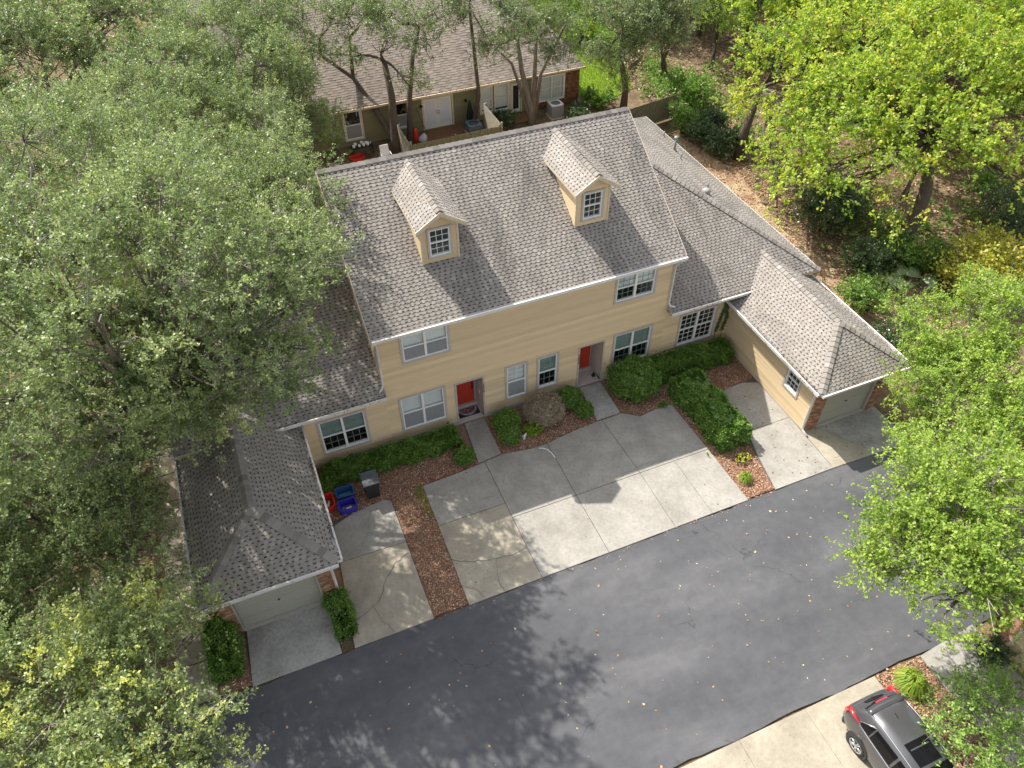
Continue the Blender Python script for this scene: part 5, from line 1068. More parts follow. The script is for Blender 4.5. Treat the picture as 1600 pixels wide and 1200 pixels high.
# ------------------------------------------------------------------ trees
def lob(px, py, z, r, rz=None): p = at(px, py, z); return (p[0], p[1], z, r, r, rz or r * 0.75)
OAK = dict(leafmat=OAKL, bark=BARK, per=1.5, twigs=12, leaves=26, tl=0.55, ls=0.088, lw=0.30, gap=0.16)
make_tree('oak_tree', 'huge grey-green oak overhanging the garage wing and the end of the main roof', (-10.2, 3.0, -0.05),
    [(-7.5, 1.5, 9.3, 3.2, 3.2, 2.3), (-4.6, 4.6, 9.5, 2.8, 2.8, 2.1), (-2.0, 4.4, 8.9, 2.0, 2.2, 1.6), (-2.6, -0.6, 10.2, 1.6, 1.7, 1.3), (-4.7, -3.1, 9.0, 1.7, 1.8, 1.5), (-7.3, -1.6, 7.3, 2.2, 1.9, 1.6), (-8.5, 5.5, 11.2, 3.2, 3.0, 2.1),
     (-5.2, 0.6, 11.4, 2.2, 2.4, 1.6), (-10.8, -0.5, 8.3, 2.8, 2.6, 2.0), (-11.8, 4.5, 9.2, 3.0, 3.0, 2.2), (-1.2, 7.2, 8.2, 1.9, 2.0, 1.5), (-6.0, 8.8, 9.0, 2.8, 2.6, 2.0), (-7.7, -4.1, 8.4, 1.5, 1.4, 1.2), (-9.7, -4.4, 9.3, 1.9, 1.8, 1.4), lob(470, 400, 8.8, 1.4, 1.0), lob(485, 330, 8.8, 1.2, 0.9), lob(440, 510, 8.2, 1.35, 1.0), lob(395, 600, 7.8, 1.25, 0.9), lob(345, 655, 7.4, 1.1, 0.8), lob(310, 560, 8.6, 1.9, 1.4), lob(420, 430, 9.4, 1.8, 1.3), lob(250, 620, 8.0, 1.6, 1.2), lob(180, 520, 9.0, 2.0, 1.5), lob(470, 450, 8.2, 1.1, 0.8), (-4.2, -3.2, 11.6, 1.6, 1.6, 1.1), (-6.6, -4.4, 11.8, 1.6, 1.6, 1.1), (-2.7, -2.6, 11.0, 1.2, 1.2, 0.9), (-7.6, -2.0, 12.4, 2.0, 1.9, 1.3), (-5.0, -0.8, 12.4, 1.8, 1.7, 1.2), (-9.2, -3.6, 12.0, 1.7, 1.6, 1.2)], trunk_r=0.36, seed=21, dead=0.25, **{**OAK, 'per': 1.0, 'gap': 0.22})
make_tree('oak_tree', 'bushy sunlit oak with yellow tips beside the footpath and garage apron', (-10.4, -8.0, -0.05),
    [(-9.9, -9.3, 5.6, 2.2, 2.2, 1.6), (-8.4, -8.3, 5.3, 1.4, 1.3, 1.1), (-8.1, -10.7, 5.0, 1.4, 1.4, 1.2), (-11.5, -7.3, 5.2, 2.0, 1.9, 1.4), (-9.6, -12.0, 5.0, 1.9, 1.9, 1.4), (-7.05, -7.75, 4.6, 0.7, 0.65, 0.55), (-7.9, -12.5, 4.8, 1.3, 1.3, 1.1), (-12.6, -10.4, 5.2, 2.1, 2.1, 1.5), (-6.9, -11.7, 4.4, 0.7, 0.6, 0.5)],
    trunk_r=0.24, seed=22, yellow=0.10, dead=0.14, tone=0.14, **OAK)
make_tree('oak_tree', 'spreading oak behind the garage wing oak towards the bungalow roof', (-5.5, 17.0, -0.05),
    [(-3.4, 15.2, 7.2, 2.5, 2.4, 1.8), (-1.2, 13.6, 6.9, 1.8, 1.8, 1.4), (-6.2, 15.5, 8.0, 3.0, 2.8, 2.1), (-4.4, 19.5, 7.6, 2.8, 2.6, 2.0), (-8.6, 12.4, 8.2, 3.0, 2.8, 2.1), (-0.6, 18.8, 5.8, 1.9, 1.9, 1.5), (0.9, 21.0, 2.6, 1.5, 1.4, 1.4), (2.4, 20.2, 3.0, 1.3, 1.2, 1.4), lob(400, 100, 7.4, 2.2, 1.6), lob(330, 55, 8.0, 2.5, 1.8), lob(405, 25, 8.0, 2.3, 1.7), lob(455, 140, 6.0, 1.4, 1.1), lob(478, 200, 4.4, 1.2, 1.0), lob(440, 60, 7.2, 1.6, 1.2)], trunk_r=0.3, seed=23, dead=0.14, **OAK)
make_tree('oak_tree', 'broad oak in the grove past the footpath', (-15.0, 2.0, -0.05),
    [(-14.2, 0.5, 7.6, 3.0, 3.0, 2.1), (-15.5, 4.5, 8.2, 3.4, 3.2, 2.3), (-12.4, -3.6, 6.0, 2.3, 2.2, 1.7), (-14.0, 9.0, 8.0, 3.4, 3.2, 2.2), (-17.5, 0.0, 7.4, 3.0, 3.0, 2.0), (-11.2, -5.0, 4.2, 1.6, 1.5, 1.2), (-10.2, -3.4, 5.2, 1.8, 1.5, 1.4), (-9.0, -1.6, 4.6, 1.2, 1.2, 1.2), (-12.5, -6.6, 5.0, 1.6, 1.4, 1.2), (-14.6, -4.6, 5.6, 2.2, 2.0, 1.5), lob(250, 700, 5.2, 0.9, 0.8), lob(225, 880, 4.4, 1.0, 0.8), lob(170, 800, 4.8, 1.2, 1.0)], trunk_r=0.3, seed=24, dead=0.12, **OAK)
far = make_tree('oak_tree', 'tall oak crowning the grove beyond the bungalow roof', (-10.5, 24.0, -0.05),
    [(-10.5, 23.0, 8.0, 3.6, 3.4, 2.4), (-7.0, 24.5, 8.2, 3.2, 3.0, 2.2), (-13.5, 20.0, 7.8, 3.4, 3.2, 2.2), (-10.0, 28.0, 8.4, 3.6, 3.4, 2.4), (-6.0, 29.5, 8.0, 3.2, 3.0, 2.2), (-14.5, 27.0, 8.0, 3.6, 3.4, 2.4)], trunk_r=0.3, seed=25, **{**OAK, 'per': 0.9, 'ls': 0.11})
for (x, y, s_, l) in ((-4.5, 39.5, 1.0, 'tall oak far beyond the bungalow ridge'), (-22.0, 28.0, 1.05, 'tall oak deep in the grove past the footpath'), (-20.5, 13.0, 0.95, 'dense oak in the grove beside the broad oak'), (8.5, 45.0, 0.9, 'tall oak standing past the bungalow ridge and chimney side')):
    c = copy_tree(far); c.location = (x, y, -0.05); c.scale = (s_, s_, s_); c.rotation_euler.z = x * 1.7; c['label'] = l
# yard trees between the two houses
def stem(pts, r0, r1): return ([np.array(p, float) for p in pts], list(np.linspace(r0, r1, len(pts))))
YT = dict(leafmat=YARDL, bark=BARK_D, per=2.0, twigs=8, leaves=17, tl=0.55, ls=0.105, lw=0.28, twigmat=BARK_D, gap=0.3)
b0 = (6.84, 22.0, -0.05)
make_tree('yard_tree', 'sprawling forked tree with dark limbs in front of the olive wall', b0,
    [lob(500, 40, 6.9, 1.5, 1.2), lob(560, 30, 7.2, 1.5, 1.3), lob(620, 25, 7.4, 1.6, 1.3), lob(665, 70, 6.0, 1.1, 1.0), lob(640, 130, 3.9, 0.75, 0.75), lob(470, 85, 6.0, 1.3, 1.0), lob(690, 20, 7.4, 1.2, 1.0), lob(545, 85, 5.9, 0.8, 0.6), lob(600, 70, 6.4, 0.9, 0.7)],
    trunk_r=0.22, seed=31, stems=[stem([b0, (6.8, 21.95, 0.9), at(612, 150, 3.0), at(600, 95, 4.9)], 0.34, 0.15), stem([(6.75, 22.0, 0.7), at(583, 165, 2.3), at(552, 122, 3.6), at(500, 85, 5.2)], 0.2, 0.09), stem([at(552, 122, 3.6), at(545, 60, 5.8)], 0.12, 0.07), stem([(7.7, 22.2, -0.05), at(640, 150, 2.7), at(645, 85, 4.9), at(655, 40, 6.2)], 0.2, 0.09)], **YT)
b1 = (11.9, 22.7, -0.05)
make_tree('yard_tree', 'slender straight tree rising beside the dark air conditioner', b1, [lob(735, -10, 8.4, 1.3, 1.0), lob(715, 25, 7.5, 0.7, 0.6), lob(770, 65, 6.2, 0.8, 0.7)], trunk_r=0.13, seed=32,
    stems=[stem([b1, at(748, 150, 1.9), at(741, 80, 4.4), at(733, 10, 7.4)], 0.15, 0.09)], **YT)
b2 = (15.7, 22.1, -0.05)
make_tree('yard_tree', 'multi-stemmed pale barked tree by the bungalow back door', b2,
    [lob(790, 40, 6.8, 1.5, 1.2), lob(830, 20, 7.3, 1.6, 1.3), lob(865, 45, 6.6, 1.2, 1.0), lob(880, 85, 5.4, 1.0, 0.8), lob(770, 75, 5.9, 0.9, 0.8), lob(820, 60, 6.3, 1.2, 0.9)],
    trunk_r=0.2, seed=33, stems=[stem([b2, (15.65, 22.05, 1.0), at(815, 110, 3.4), at(808, 60, 5.6)], 0.26, 0.1), stem([(15.8, 22.1, 0), at(835, 120, 3.0), at(838, 55, 5.8)], 0.2, 0.09), stem([(15.6, 22.0, 0.3), at(800, 100, 3.7), at(775, 75, 4.9)], 0.12, 0.05), stem([(15.9, 22.1, 0.4), at(845, 115, 3.1), at(880, 45, 6.0), at(890, 30, 6.6)], 0.14, 0.05)], **{**YT, 'bark': BARK})
b3 = (22.0, 21.6, -0.05)
make_tree('yard_tree', 'leafy dark green tree at the end of the lawn by the weathered fence', b3,
    [lob(970, 100, 3.9, 1.2, 1.3), lob(960, 55, 5.3, 1.5, 1.3), lob(985, 20, 6.6, 1.6, 1.4), lob(940, 85, 4.4, 1.0, 1.0), lob(1010, 60, 5.2, 1.2, 1.1), lob(940, 20, 6.6, 1.1, 1.0)], trunk_r=0.2, seed=34,
    stems=[stem([b3, (21.95, 21.5, 1.4), at(970, 90, 3.6), at(975, 40, 5.6)], 0.26, 0.1)], **YT)
make_tree('yard_tree', 'dark tree further along the lawn edge with bare lower trunk', (27.0, 25.0, -0.05), [lob(1035, 40, 6.0, 1.6, 1.5), lob(1060, 10, 7.0, 1.6, 1.4), lob(1015, 15, 7.0, 1.4, 1.3), lob(1050, 70, 4.6, 1.1, 1.0)], trunk_r=0.24, seed=35, **YT)
# sycamores along the side path
SY = dict(leafmat=SYCL, bark=BARK_D, per=1.25, twigs=8, leaves=15, tl=0.75, ls=0.15, lw=0.40, up=0.45, dead=0.35, gap=0.26)
make_tree('sycamore_tree', 'yellow-green sycamore with thick leaning trunk beside the dark bushes', (27.0, 1.9, -0.05),
    [lob(1445, 185, 6.6, 1.5, 1.0), lob(1500, 110, 8.0, 1.9, 1.3), lob(1560, 200, 6.8, 1.5, 1.0), lob(1345, 285, 4.4, 1.2, 0.8), lob(1395, 245, 5.4, 1.2, 0.8), lob(1350, 200, 6.0, 1.4, 1.0), lob(1400, 120, 7.6, 1.7, 1.2), lob(1285, 265, 4.4, 1.0, 0.7), lob(1330, 130, 7.0, 1.4, 1.0), lob(1570, 90, 8.6, 1.8, 1.3), lob(1455, 40, 9.0, 1.8, 1.3), lob(1500, 245, 5.6, 1.0, 0.7), lob(1590, 280, 5.2, 0.9, 0.7), lob(1400, 330, 3.8, 0.8, 0.6), lob(1540, 20, 9.2, 1.8, 1.2)], trunk_r=0.34, seed=41,
    stems=[stem([(27.0, 1.9, -0.05), (27.2, 2.1, 1.4), (27.8, 2.5, 3.2), (28.6, 4.0, 5.2)], 0.46, 0.22)], **SY)
make_tree('sycamore_tree', 'yellow-green sycamore with low boughs over the side path and wing roof edge', (25.3, 13.4, -0.05),
    [lob(1210, 85, 6.4, 1.5, 1.1), lob(1235, 180, 5.2, 1.3, 0.9), lob(1172, 150, 5.0, 1.0, 0.7), lob(1275, 60, 7.2, 1.7, 1.2), lob(1235, 285, 3.9, 0.8, 0.55), lob(1300, 185, 5.8, 1.3, 0.9), lob(1345, 40, 8.0, 1.8, 1.3), lob(1255, 230, 4.8, 1.0, 0.7), lob(1205, 235, 4.2, 0.8, 0.55), lob(1270, 125, 6.4, 1.3, 0.9), lob(1215, 320, 3.4, 0.6, 0.4)], trunk_r=0.28, seed=42,
    stems=[stem([(25.3, 13.4, -0.05), (25.5, 13.6, 1.5), (26.4, 14.2, 3.6)], 0.34, 0.2)], **SY)
sf = make_tree('sycamore_tree', 'sunlit sycamore in the wood behind the leaning trunk', (36.0, 12.0, -0.05),
    [(36, 12, 7.4, 3.4, 3.2, 2.4), (33.4, 9.0, 6.6, 2.6, 2.6, 2.0), (38.8, 14.4, 7.0, 2.8, 2.6, 2.0), (34.2, 15.6, 7.4, 2.8, 2.8, 2.1), (39.2, 9.4, 6.2, 2.6, 2.4, 1.9)], trunk_r=0.28, seed=43, **{**SY, 'per': 0.8, 'ls': 0.2})
for (x, y, s_, l) in ((39.5, 20.5, 1.1, 'sunlit sycamore standing deep in the wood past the lawn edge'), (34.5, 21.5, 0.9, 'light green sycamore at the top of the wood past the lawn'), (38.5, 3.5, 0.85, 'yellow-green sycamore at the edge of the wood above the leaf litter')):
    c = copy_tree(sf); c.location = (x, y, -0.05); c.scale = (s_, s_, s_); c.rotation_euler.z = x * 2.3; c['label'] = l
dk = make_tree('wood_tree', 'dark evergreen in the shade of the wood behind the sycamores', (33.0, 30.0, -0.05),
    [(33, 30, 4.5, 2.6, 2.6, 2.4), (31.2, 28.4, 3.4, 2.0, 2.0, 1.8), (35, 31.4, 4.0, 2.2, 2.2, 2.0), (33.4, 28.2, 6.4, 2.0, 2.0, 1.8)], leafmat=DARKL, bark=BARK_D, trunk_r=0.2, per=0.9, twigs=7, leaves=12, tl=0.6, ls=0.17, lw=0.3, seed=44, twigmat=BARK_D)
for (x, y, s_, l) in ((29.5, 38.0, 1.1, 'dark evergreen at the far end of the lawn'), (38.5, 27.5, 1.05, 'dark evergreen between sycamores in the wood'), (25.5, 47.0, 1.2, 'tall dark evergreen closing off the lawn'), (44.0, 21.0, 1.1, 'dark evergreen far into the wood'), (46.5, 12.5, 1.1, 'dark evergreen under the sycamore edge of the wood'), (36.0, 37.0, 1.2, 'broad dark evergreen behind the lawn wood'), (31.0, 45.0, 1.2, 'second dark evergreen beyond the lawn end'), (47.0, 29.0, 1.3, 'massive dark evergreen at the back of the wood'), (52.0, 18.0, 1.3, 'dark evergreen at the end of the wood'), (17.0, 47.0, 1.2, 'dark evergreen behind the bungalow end')):
    c = copy_tree(dk); c.location = (x, y, -0.05); c.scale = (s_, s_, s_); c.rotation_euler.z = x * 1.3; c['label'] = l
lt = make_tree('wood_tree', 'light green tree in front of the dark wood at the lawn end', (30.0, 33.0, -0.05),
    [(30, 33, 5.2, 2.0, 2.0, 1.5), (28.4, 31.8, 4.0, 1.5, 1.5, 1.2), (31.6, 34.0, 4.6, 1.7, 1.6, 1.3), (30.4, 31.4, 6.6, 1.6, 1.5, 1.2), (29.0, 34.4, 6.2, 1.5, 1.4, 1.1)], leafmat=LIMEL, bark=BARK_D, trunk_r=0.18, per=1.1, twigs=7, leaves=12, tl=0.65, ls=0.15, lw=0.36, seed=45, gap=0.3)
for (x, y, s_, l) in ((35.0, 27.0, 1.0, 'light green tree between dark evergreens in the wood'), (22.5, 41.0, 1.1, 'light green tree at the far edge of the lawn'), (41.5, 31.0, 1.2, 'light green tree deep among the dark evergreens'), (30.5, 24.5, 0.8, 'small light green tree between lawn edge and sycamores'), (14.0, 43.5, 1.0, 'light green tree beyond the bungalow end')):
    c = copy_tree(lt); c.location = (x, y, -0.05); c.scale = (s_, s_, s_); c.rotation_euler.z = x * 1.9; c['label'] = l
rg = np.random.default_rng(78); n = 150; pc = np.c_[rg.uniform(-20, -8.9, n), rg.uniform(-9, 8, n)]; Cc = np.c_[np.repeat(pc, 5, 0) + rg.normal(0, 0.4, (n * 5, 2)), rg.uniform(0.08, 0.6, n * 5)]
V, ti, A, B = foliage(Cc, Cc - np.array((0, 0, 0.4)), rg, 4, 9, 0.35, 0.12, 0.3, 0.7)
stuff(fast_quads('undergrowth', V, HEDGEL, None, tint=ti), 'low green undergrowth in the shade of the oak grove')
rg = np.random.default_rng(77); n = 900; pc = np.c_[rg.uniform(24.2, 52, n), rg.uniform(-3, 40, n)]; f = np.sin(pc[:, 0] * 0.7 + 1) + np.sin(pc[:, 1] * 0.6) + rg.normal(0, 0.5, n); pc = pc[f > 0.1]
Cc = np.c_[np.repeat(pc, 5, 0) + rg.normal(0, 0.5, (len(pc) * 5, 2)), rg.uniform(0.08, 0.5, len(pc) * 5)]
V, ti, A, B = foliage(Cc, Cc - np.array((0, 0, 0.4)), rg, 4, 8, 0.35, 0.16, 0.3, 0.7)
stuff(fast_quads('undergrowth', V, HEDGEL, None, tint=ti), 'patches of low green undergrowth on the leaf-strewn wood floor')
# trees along the road end
EL_ = dict(leafmat=LIMEL, bark=BARK, per=2.0, twigs=10, leaves=19, tl=0.5, ls=0.09, lw=0.35, dead=0.25, gap=0.18, tone=0.1)
make_tree('elm_tree', 'lime green tree leaning over the garage corner and its apron', (20.6, -7.2, -0.05),
    [lob(1490, 520, 4.6, 1.9, 1.5), lob(1560, 500, 5.4, 1.9, 1.5), lob(1450, 590, 3.6, 1.4, 1.1), lob(1520, 610, 4.4, 2.0, 1.5), lob(1590, 600, 4.8, 1.9, 1.5), lob(1430, 660, 2.9, 1.0, 0.8), lob(1500, 690, 3.8, 1.8, 1.4), lob(1590, 700, 4.6, 1.8, 1.4)], trunk_r=0.2, seed=51, **EL_)
make_tree('elm_tree', 'lime green tree drooping over the road end near the parked car', (16.4, -14.6, -0.05),
    [lob(1440, 770, 5.6, 1.3, 1.0), lob(1395, 860, 5.0, 1.05, 0.8), lob(1510, 790, 6.0, 1.5, 1.1), lob(1580, 790, 6.4, 1.5, 1.1), lob(1460, 890, 5.2, 1.2, 0.9), lob(1540, 880, 5.6, 1.3, 1.0), lob(1595, 880, 5.8, 1.2, 0.9), lob(1365, 880, 4.9, 0.6, 0.45), lob(1480, 955, 4.9, 0.7, 0.5), lob(1565, 950, 5.0, 0.8, 0.6), lob(1500, 730, 5.6, 1.2, 0.9), lob(1430, 820, 4.6, 0.9, 0.6)], trunk_r=0.18, seed=52, **EL_)
make_tree('crape_myrtle', 'arching green crape myrtle beside the parked car', (13.0, -17.6, -0.05),
    [lob(1500, 1120, 1.6, 0.75, 0.6), lob(1560, 1110, 1.8, 0.8, 0.65), lob(1590, 1170, 2.0, 0.8, 0.65), lob(1530, 1180, 2.0, 0.8, 0.6), lob(1480, 1160, 1.3, 0.55, 0.45), lob(1590, 1080, 1.3, 0.5, 0.4), lob(1490, 1070, 1.0, 0.32, 0.25)], trunk_r=0.06, seed=53, leafmat=HEDGEL, bark=BARK, per=3.4, twigs=6, leaves=18, tl=0.5, ls=0.09, lw=0.3, tone=0.22)
# understorey along the side path
def bush(px, py, z, r, h, leaf, n, ls, lw, label, seed, nm='bush'):
    """a loose, unclipped bush: leafy sprays on stems fanning from the foot"""
    p = at(px, py, z); rg = np.random.default_rng(seed); t = thing(nm, label, 'bush', (p[0], p[1], -0.04)); foot = np.array((p[0], p[1], 0.0))
    lb = [(p[0], p[1], h * 0.45, r * 0.8, r * 0.8, h * 0.42)] + [(p[0] + r * 0.62 * math.cos(a), p[1] + r * 0.62 * math.sin(a), h * rg.uniform(0.28, 0.62), r * rg.uniform(0.38, 0.6), r * rg.uniform(0.38, 0.6), h * rg.uniform(0.22, 0.36)) for a in rg.uniform(0, 6.283, 6)]
    C, own = crown_points(lb, 3.2, rg); C[:, 2] = np.maximum(C[:, 2], 0.12); k = max(6, int(n / (len(C) * 6)))
    V, tint, A, B = foliage(C, foot + np.array((0, 0, h * 0.2)), rg, 6, k, 0.38 * max(0.6, h / 1.6), ls, lw, 0.6)
    st = sticks(np.tile(foot, (len(C), 1)) + rg.normal(size=C.shape) * np.array((0.1, 0.1, 0)), C, 0.016, 0.006)
    fast_quads('stems', np.concatenate((st, sticks(A, B, 0.006, 0.003))), BARK_D, t); stuff(fast_quads('foliage', V, leaf, t, tint=tint))
bush(1070, 135, 1.2, 1.5, 2.2, HEDGEL, 11000, 0.13, 0.3, 'rounded light green bush behind the weathered fence', 61)
bush(1068, 185, 0.8, 1.0, 1.7, HEDGEL, 6000, 0.12, 0.22, 'ferny green bush between weathered fence and wing roof', 62)
bush(1110, 200, 0.8, 1.3, 1.7, DARKL, 7000, 0.12, 0.3, 'dark leafy bush at the head of the side path', 63)
bush(1130, 225, 0.7, 0.9, 1.5, DARKL, 5000, 0.12, 0.3, 'glossy dark bush at the foot of the low-boughed sycamore', 64)
bush(1300, 320, 1.2, 1.5, 2.6, DARKL, 12000, 0.12, 0.32, 'tall dark camellia bush beside the sandy path', 65)
bush(1355, 400, 0.8, 1.1, 1.7, DARKL, 8000, 0.11, 0.3, 'dark bush at the foot of the leaning sycamore trunk', 66)
bush(1360, 460, 0.9, 1.2, 1.7, HEDGEL, 8000, 0.10, 0.28, 'arching green bush behind the garage beside the palmetto', 67)
bush(1405, 520, 0.8, 1.1, 1.6, DARKL, 8000, 0.09, 0.3, 'dark rounded bush behind the garage corner', 68)
bush(1430, 390, 0.8, 1.3, 1.8, HEDGEL, 6000, 0.12, 0.3, 'green bush below the leaning trunk on its lit side', 69)
bush(940, 150, 0.5, 1.0, 1.1, HEDGEL, 7000, 0.11, 0.3, 'rounded hedge bush at the brick corner by the lawn', 70)
bush(905, 175, 0.4, 0.8, 0.8, DARKL, 3000, 0.11, 0.3, 'low dark bush beside the pale-topped air conditioner', 71)
bush(790, 187, 0.3, 0.6, 0.8, DARKL, 2500, 0.11, 0.3, 'low dark bush under the curtained yard windows', 72)
bush(905, 50, 1.0, 1.2, 1.8, GRASSL, 6000, 0.14, 0.3, 'bright leafy bush on the lawn behind the brick corner', 73)
bush(1545, 400, 1.6, 1.7, 2.8, YELL, 9000, 0.16, 0.36, 'yellow-leaved bush above the lime green tree', 74)
bush(1580, 330, 0.9, 1.6, 1.8, DARKL, 6000, 0.12, 0.3, 'dark bush in the leaf litter beyond the yellow bush', 75)
bush(1545, 1010, 0.5, 0.5, 0.9, DARKL, 3500, 0.08, 0.3, 'dark bush beside the downspout of the tan garage across the road', 76)
bush(215, 770, 0.8, 1.0, 1.5, DARKL, 7000, 0.08, 0.3, 'dark bush at the edge of the footpath', 77)
# palmetto
def palmetto(px, py, label, seed):
    p = at(px, py, 0.9); c = np.array((p[0], p[1], -0.03)); rg = np.random.default_rng(seed); t = thing('palmetto', label, 'palm', tuple(c), 'fan palms behind the garage')
    for i in range(9):
        a = i * 0.698 + rg.uniform(-0.2, 0.2); el = rg.uniform(0.5, 1.15); d = np.array((math.cos(a) * math.cos(el), math.sin(a) * math.cos(el), math.sin(el))); h = c + d * rg.uniform(0.7, 1.1)
        m = MB(); m.tube([c, h], [0.02, 0.012], 5); m.build('stalk', BARK_D, t)
        n = 22; s_ = unit(np.cross(d, np.array((0, 0, 1.0)))[None])[0]; u = np.cross(s_, d); th = np.linspace(-1.35, 1.35, n)
        D = unit(np.outer(np.cos(th), d) + np.outer(np.sin(th), s_) + np.array((0, 0, -0.12))); L = 0.55 * (0.7 + 0.3 * np.cos(th))
        stuff(fast_quads('frond', leaf_quads(np.tile(h, (n, 1)), D, np.tile(u, (n, 1)), L, np.full(n, 0.02)), DARKL, t, tint=np.clip(rg.normal(0.85, 0.1, n), 0, 1)))
palmetto(1395, 445, 'fan-leaved palmetto next to the arching green bush behind the garage', 1); palmetto(1428, 440, 'fan-leaved palmetto between its twin and the yellow-leaved bush', 2)

# ------------------------------------------------------------------ bins, mat and small things
BLUE = plain('blue_plastic', (0.025, 0.09, 0.27), 0.4, var=0.06); INDIGO = plain('royal_blue_plastic', (0.035, 0.035, 0.40), 0.35, var=0.06); BLK = plain('black_plastic', (0.018, 0.019, 0.02), 0.5); LIDG = plain('charcoal_lid', (0.085, 0.095, 0.11), 0.45, var=0.15)
tub('recycling_tub', 'teal blue recycling tub with puddle behind the royal blue tub', (-2.24, -1.78, -0.02), 0.62, 0.44, 0.36, BLUE, -0.03, handles=True, group='recycling tubs')
tub('recycling_tub', 'royal blue recycling tub with white paper in it', (-2.29, -2.38, -0.02), 0.62, 0.44, 0.36, INDIGO, -0.03, handles=True, group='recycling tubs')
tub('recycling_tub', 'red recycling tub with crumpled bottle tucked under the garage gutter', (-2.93, -1.95, -0.02), 0.44, 0.62, 0.36, RED, 0.0, handles=True, group='recycling tubs')
m = MB(); m.slab([(-2.5, -1.95), (-1.98, -1.95), (-1.98, -1.62), (-2.5, -1.62)], 0.005, 0.03); o = m.build('puddle', plain('puddle_water', (0.10, 0.26, 0.42), 0.05)); tag(o, 'shallow rain water standing in the teal blue tub', 'water')
m = MB(); m.hexa([(-2.36, -2.52, 0.05), (-2.14, -2.5, 0.05), (-2.16, -2.36, 0.13), (-2.36, -2.38, 0.12), (-2.36, -2.52, 0.056), (-2.14, -2.5, 0.056), (-2.16, -2.36, 0.136), (-2.36, -2.38, 0.126)]); o = m.build('paper', POT); tag(o, 'folded white paper lying in the royal blue tub', 'paper')
t = thing('plastic_bottle', 'crumpled clear white bottle lying in the red tub', 'bottle', (-2.95, -2.0, 0.02))
m = MB(); m.tube([(-3.02, -2.16, 0.08), (-2.98, -2.08, 0.1), (-2.92, -1.98, 0.13), (-2.88, -1.9, 0.16)], [0.05, 0.055, 0.05, 0.02], 9); m.build('body', POT, t, True)
m = MB(); m.tube([(-2.88, -1.9, 0.16), (-2.865, -1.87, 0.17)], 0.022, 8); m.build('cap', WHITE, t)
def wheeled_cart(c):
    t = thing('wheelie_bin', 'black wheeled refuse cart with charcoal lid beside the low hedge', 'bin', c)
    x, y = c[0], c[1]
    def ring(a, b, z, dy=0.0): return [(x - a, y + dy - b, z), (x + a, y + dy - b, z), (x + a, y + dy + b, z), (x - a, y + dy + b, z)]
    m = MB(); m.rings([ring(0.22, 0.23, 0.05), ring(0.23, 0.25, 0.35), ring(0.275, 0.30, 0.92), ring(0.295, 0.32, 0.925), ring(0.295, 0.32, 0.95)]); m.build('body', BLK, t, bevel=0.025)
    m = MB(); m.rings([ring(0.30, 0.335, 0.951, -0.01), ring(0.305, 0.34, 0.985, -0.01), ring(0.25, 0.285, 1.01, -0.01), ring(0.24, 0.275, 1.0, -0.01)]); m.build('lid', LIDG, t, bevel=0.012)
    m = MB(); m.tube([(x - 0.24, y + 0.33, 0.9), (x - 0.24, y + 0.41, 0.92), (x + 0.24, y + 0.41, 0.92), (x + 0.24, y + 0.33, 0.9)], 0.018, 7); m.build('handle', BLK, t)
    for s_ in (-1, 1):
        m = MB(); m.tube([(x + s_ * 0.2, y + 0.22, 0.11), (x + s_ * 0.265, y + 0.22, 0.11)], 0.11, 16); m.build('wheel', BLK, t)
    m = MB(); m.tube([(x - 0.24, y + 0.22, 0.11), (x + 0.24, y + 0.22, 0.11)], 0.014, 6); m.build('axle', METAL, t)
    m = MB(); m.box(x - 0.2, x + 0.2, y - 0.302, y - 0.292, 0.78, 0.83); m.build('grab_bar', BLK, t)
wheeled_cart((-1.28, -2.06, -0.02))
t = thing('doormat', 'dark doormat with pink and grey half-round pattern before the red door', 'mat', (3.4, 0.42, 0.06))
m = MB(); m.box(2.98, 3.86, 0.16, 0.62, 0.062, 0.072); m.build('backing', BLK, t)
m = MB(); pts = [(3.42 + 0.41 * math.cos(a), 0.60 - 0.40 * math.sin(a)) for a in np.linspace(0, math.pi, 20)]; m.slab(pts, 0.0725, 0.078); m.build('border', plain('mat_grey', (0.30, 0.30, 0.33), 0.9), t)
mm, tt, bb = nmat('mat_pattern'); vz = node(tt, 'ShaderNodeTexVoronoi'); vz.inputs['Scale'].default_value = 16; tt.links.new(wpos(tt), vz.inputs['Vector'])
tt.links.new(ramp(tt, vz.outputs['Distance'], ((0.1, (0.42, 0.10, 0.14)), (0.4, (0.36, 0.16, 0.19)), (0.6, (0.05, 0.03, 0.05)))), bb.inputs['Base Color']); bb.inputs['Roughness'].default_value = 0.95
m = MB(); pts = [(3.42 + 0.33 * math.cos(a), 0.595 - 0.32 * math.sin(a)) for a in np.linspace(0, math.pi, 20)]; m.slab(pts, 0.0785, 0.081); m.build('pattern', mm, t)
m = MB(); m.tube([(5.28, -2.48, 0.05), (5.42, -2.52, 0.05), (5.56, -2.66, 0.05), (5.64, -2.85, 0.05), (5.68, -3.15, 0.048)], 0.02, 8); o = m.build('drain_pipe', POT, None, True); tag(o, 'short curved white pipe lying on the shared driveway at the bed edge', 'pipe')
t = thing('garden_ornament', 'small white broken ornament half hidden under the two-lobed shrub', 'ornament', (5.0, -1.75, 0))
m = MB(); m.tube([(4.95, -1.78, 0.0), (4.98, -1.74, 0.12), (5.08, -1.7, 0.2)], [0.06, 0.05, 0.03], 8); m.build('body', POT, t, True)
m = MB(); m.tube([(4.95, -1.72, 0.08), (4.85, -1.62, 0.2)], [0.03, 0.012], 6); m.build('wing', POT, t, True)
t = thing('boot_brush', 'little dark boot scraper in the second porch corner', 'scraper', (9.08, 0.25, 0.06))
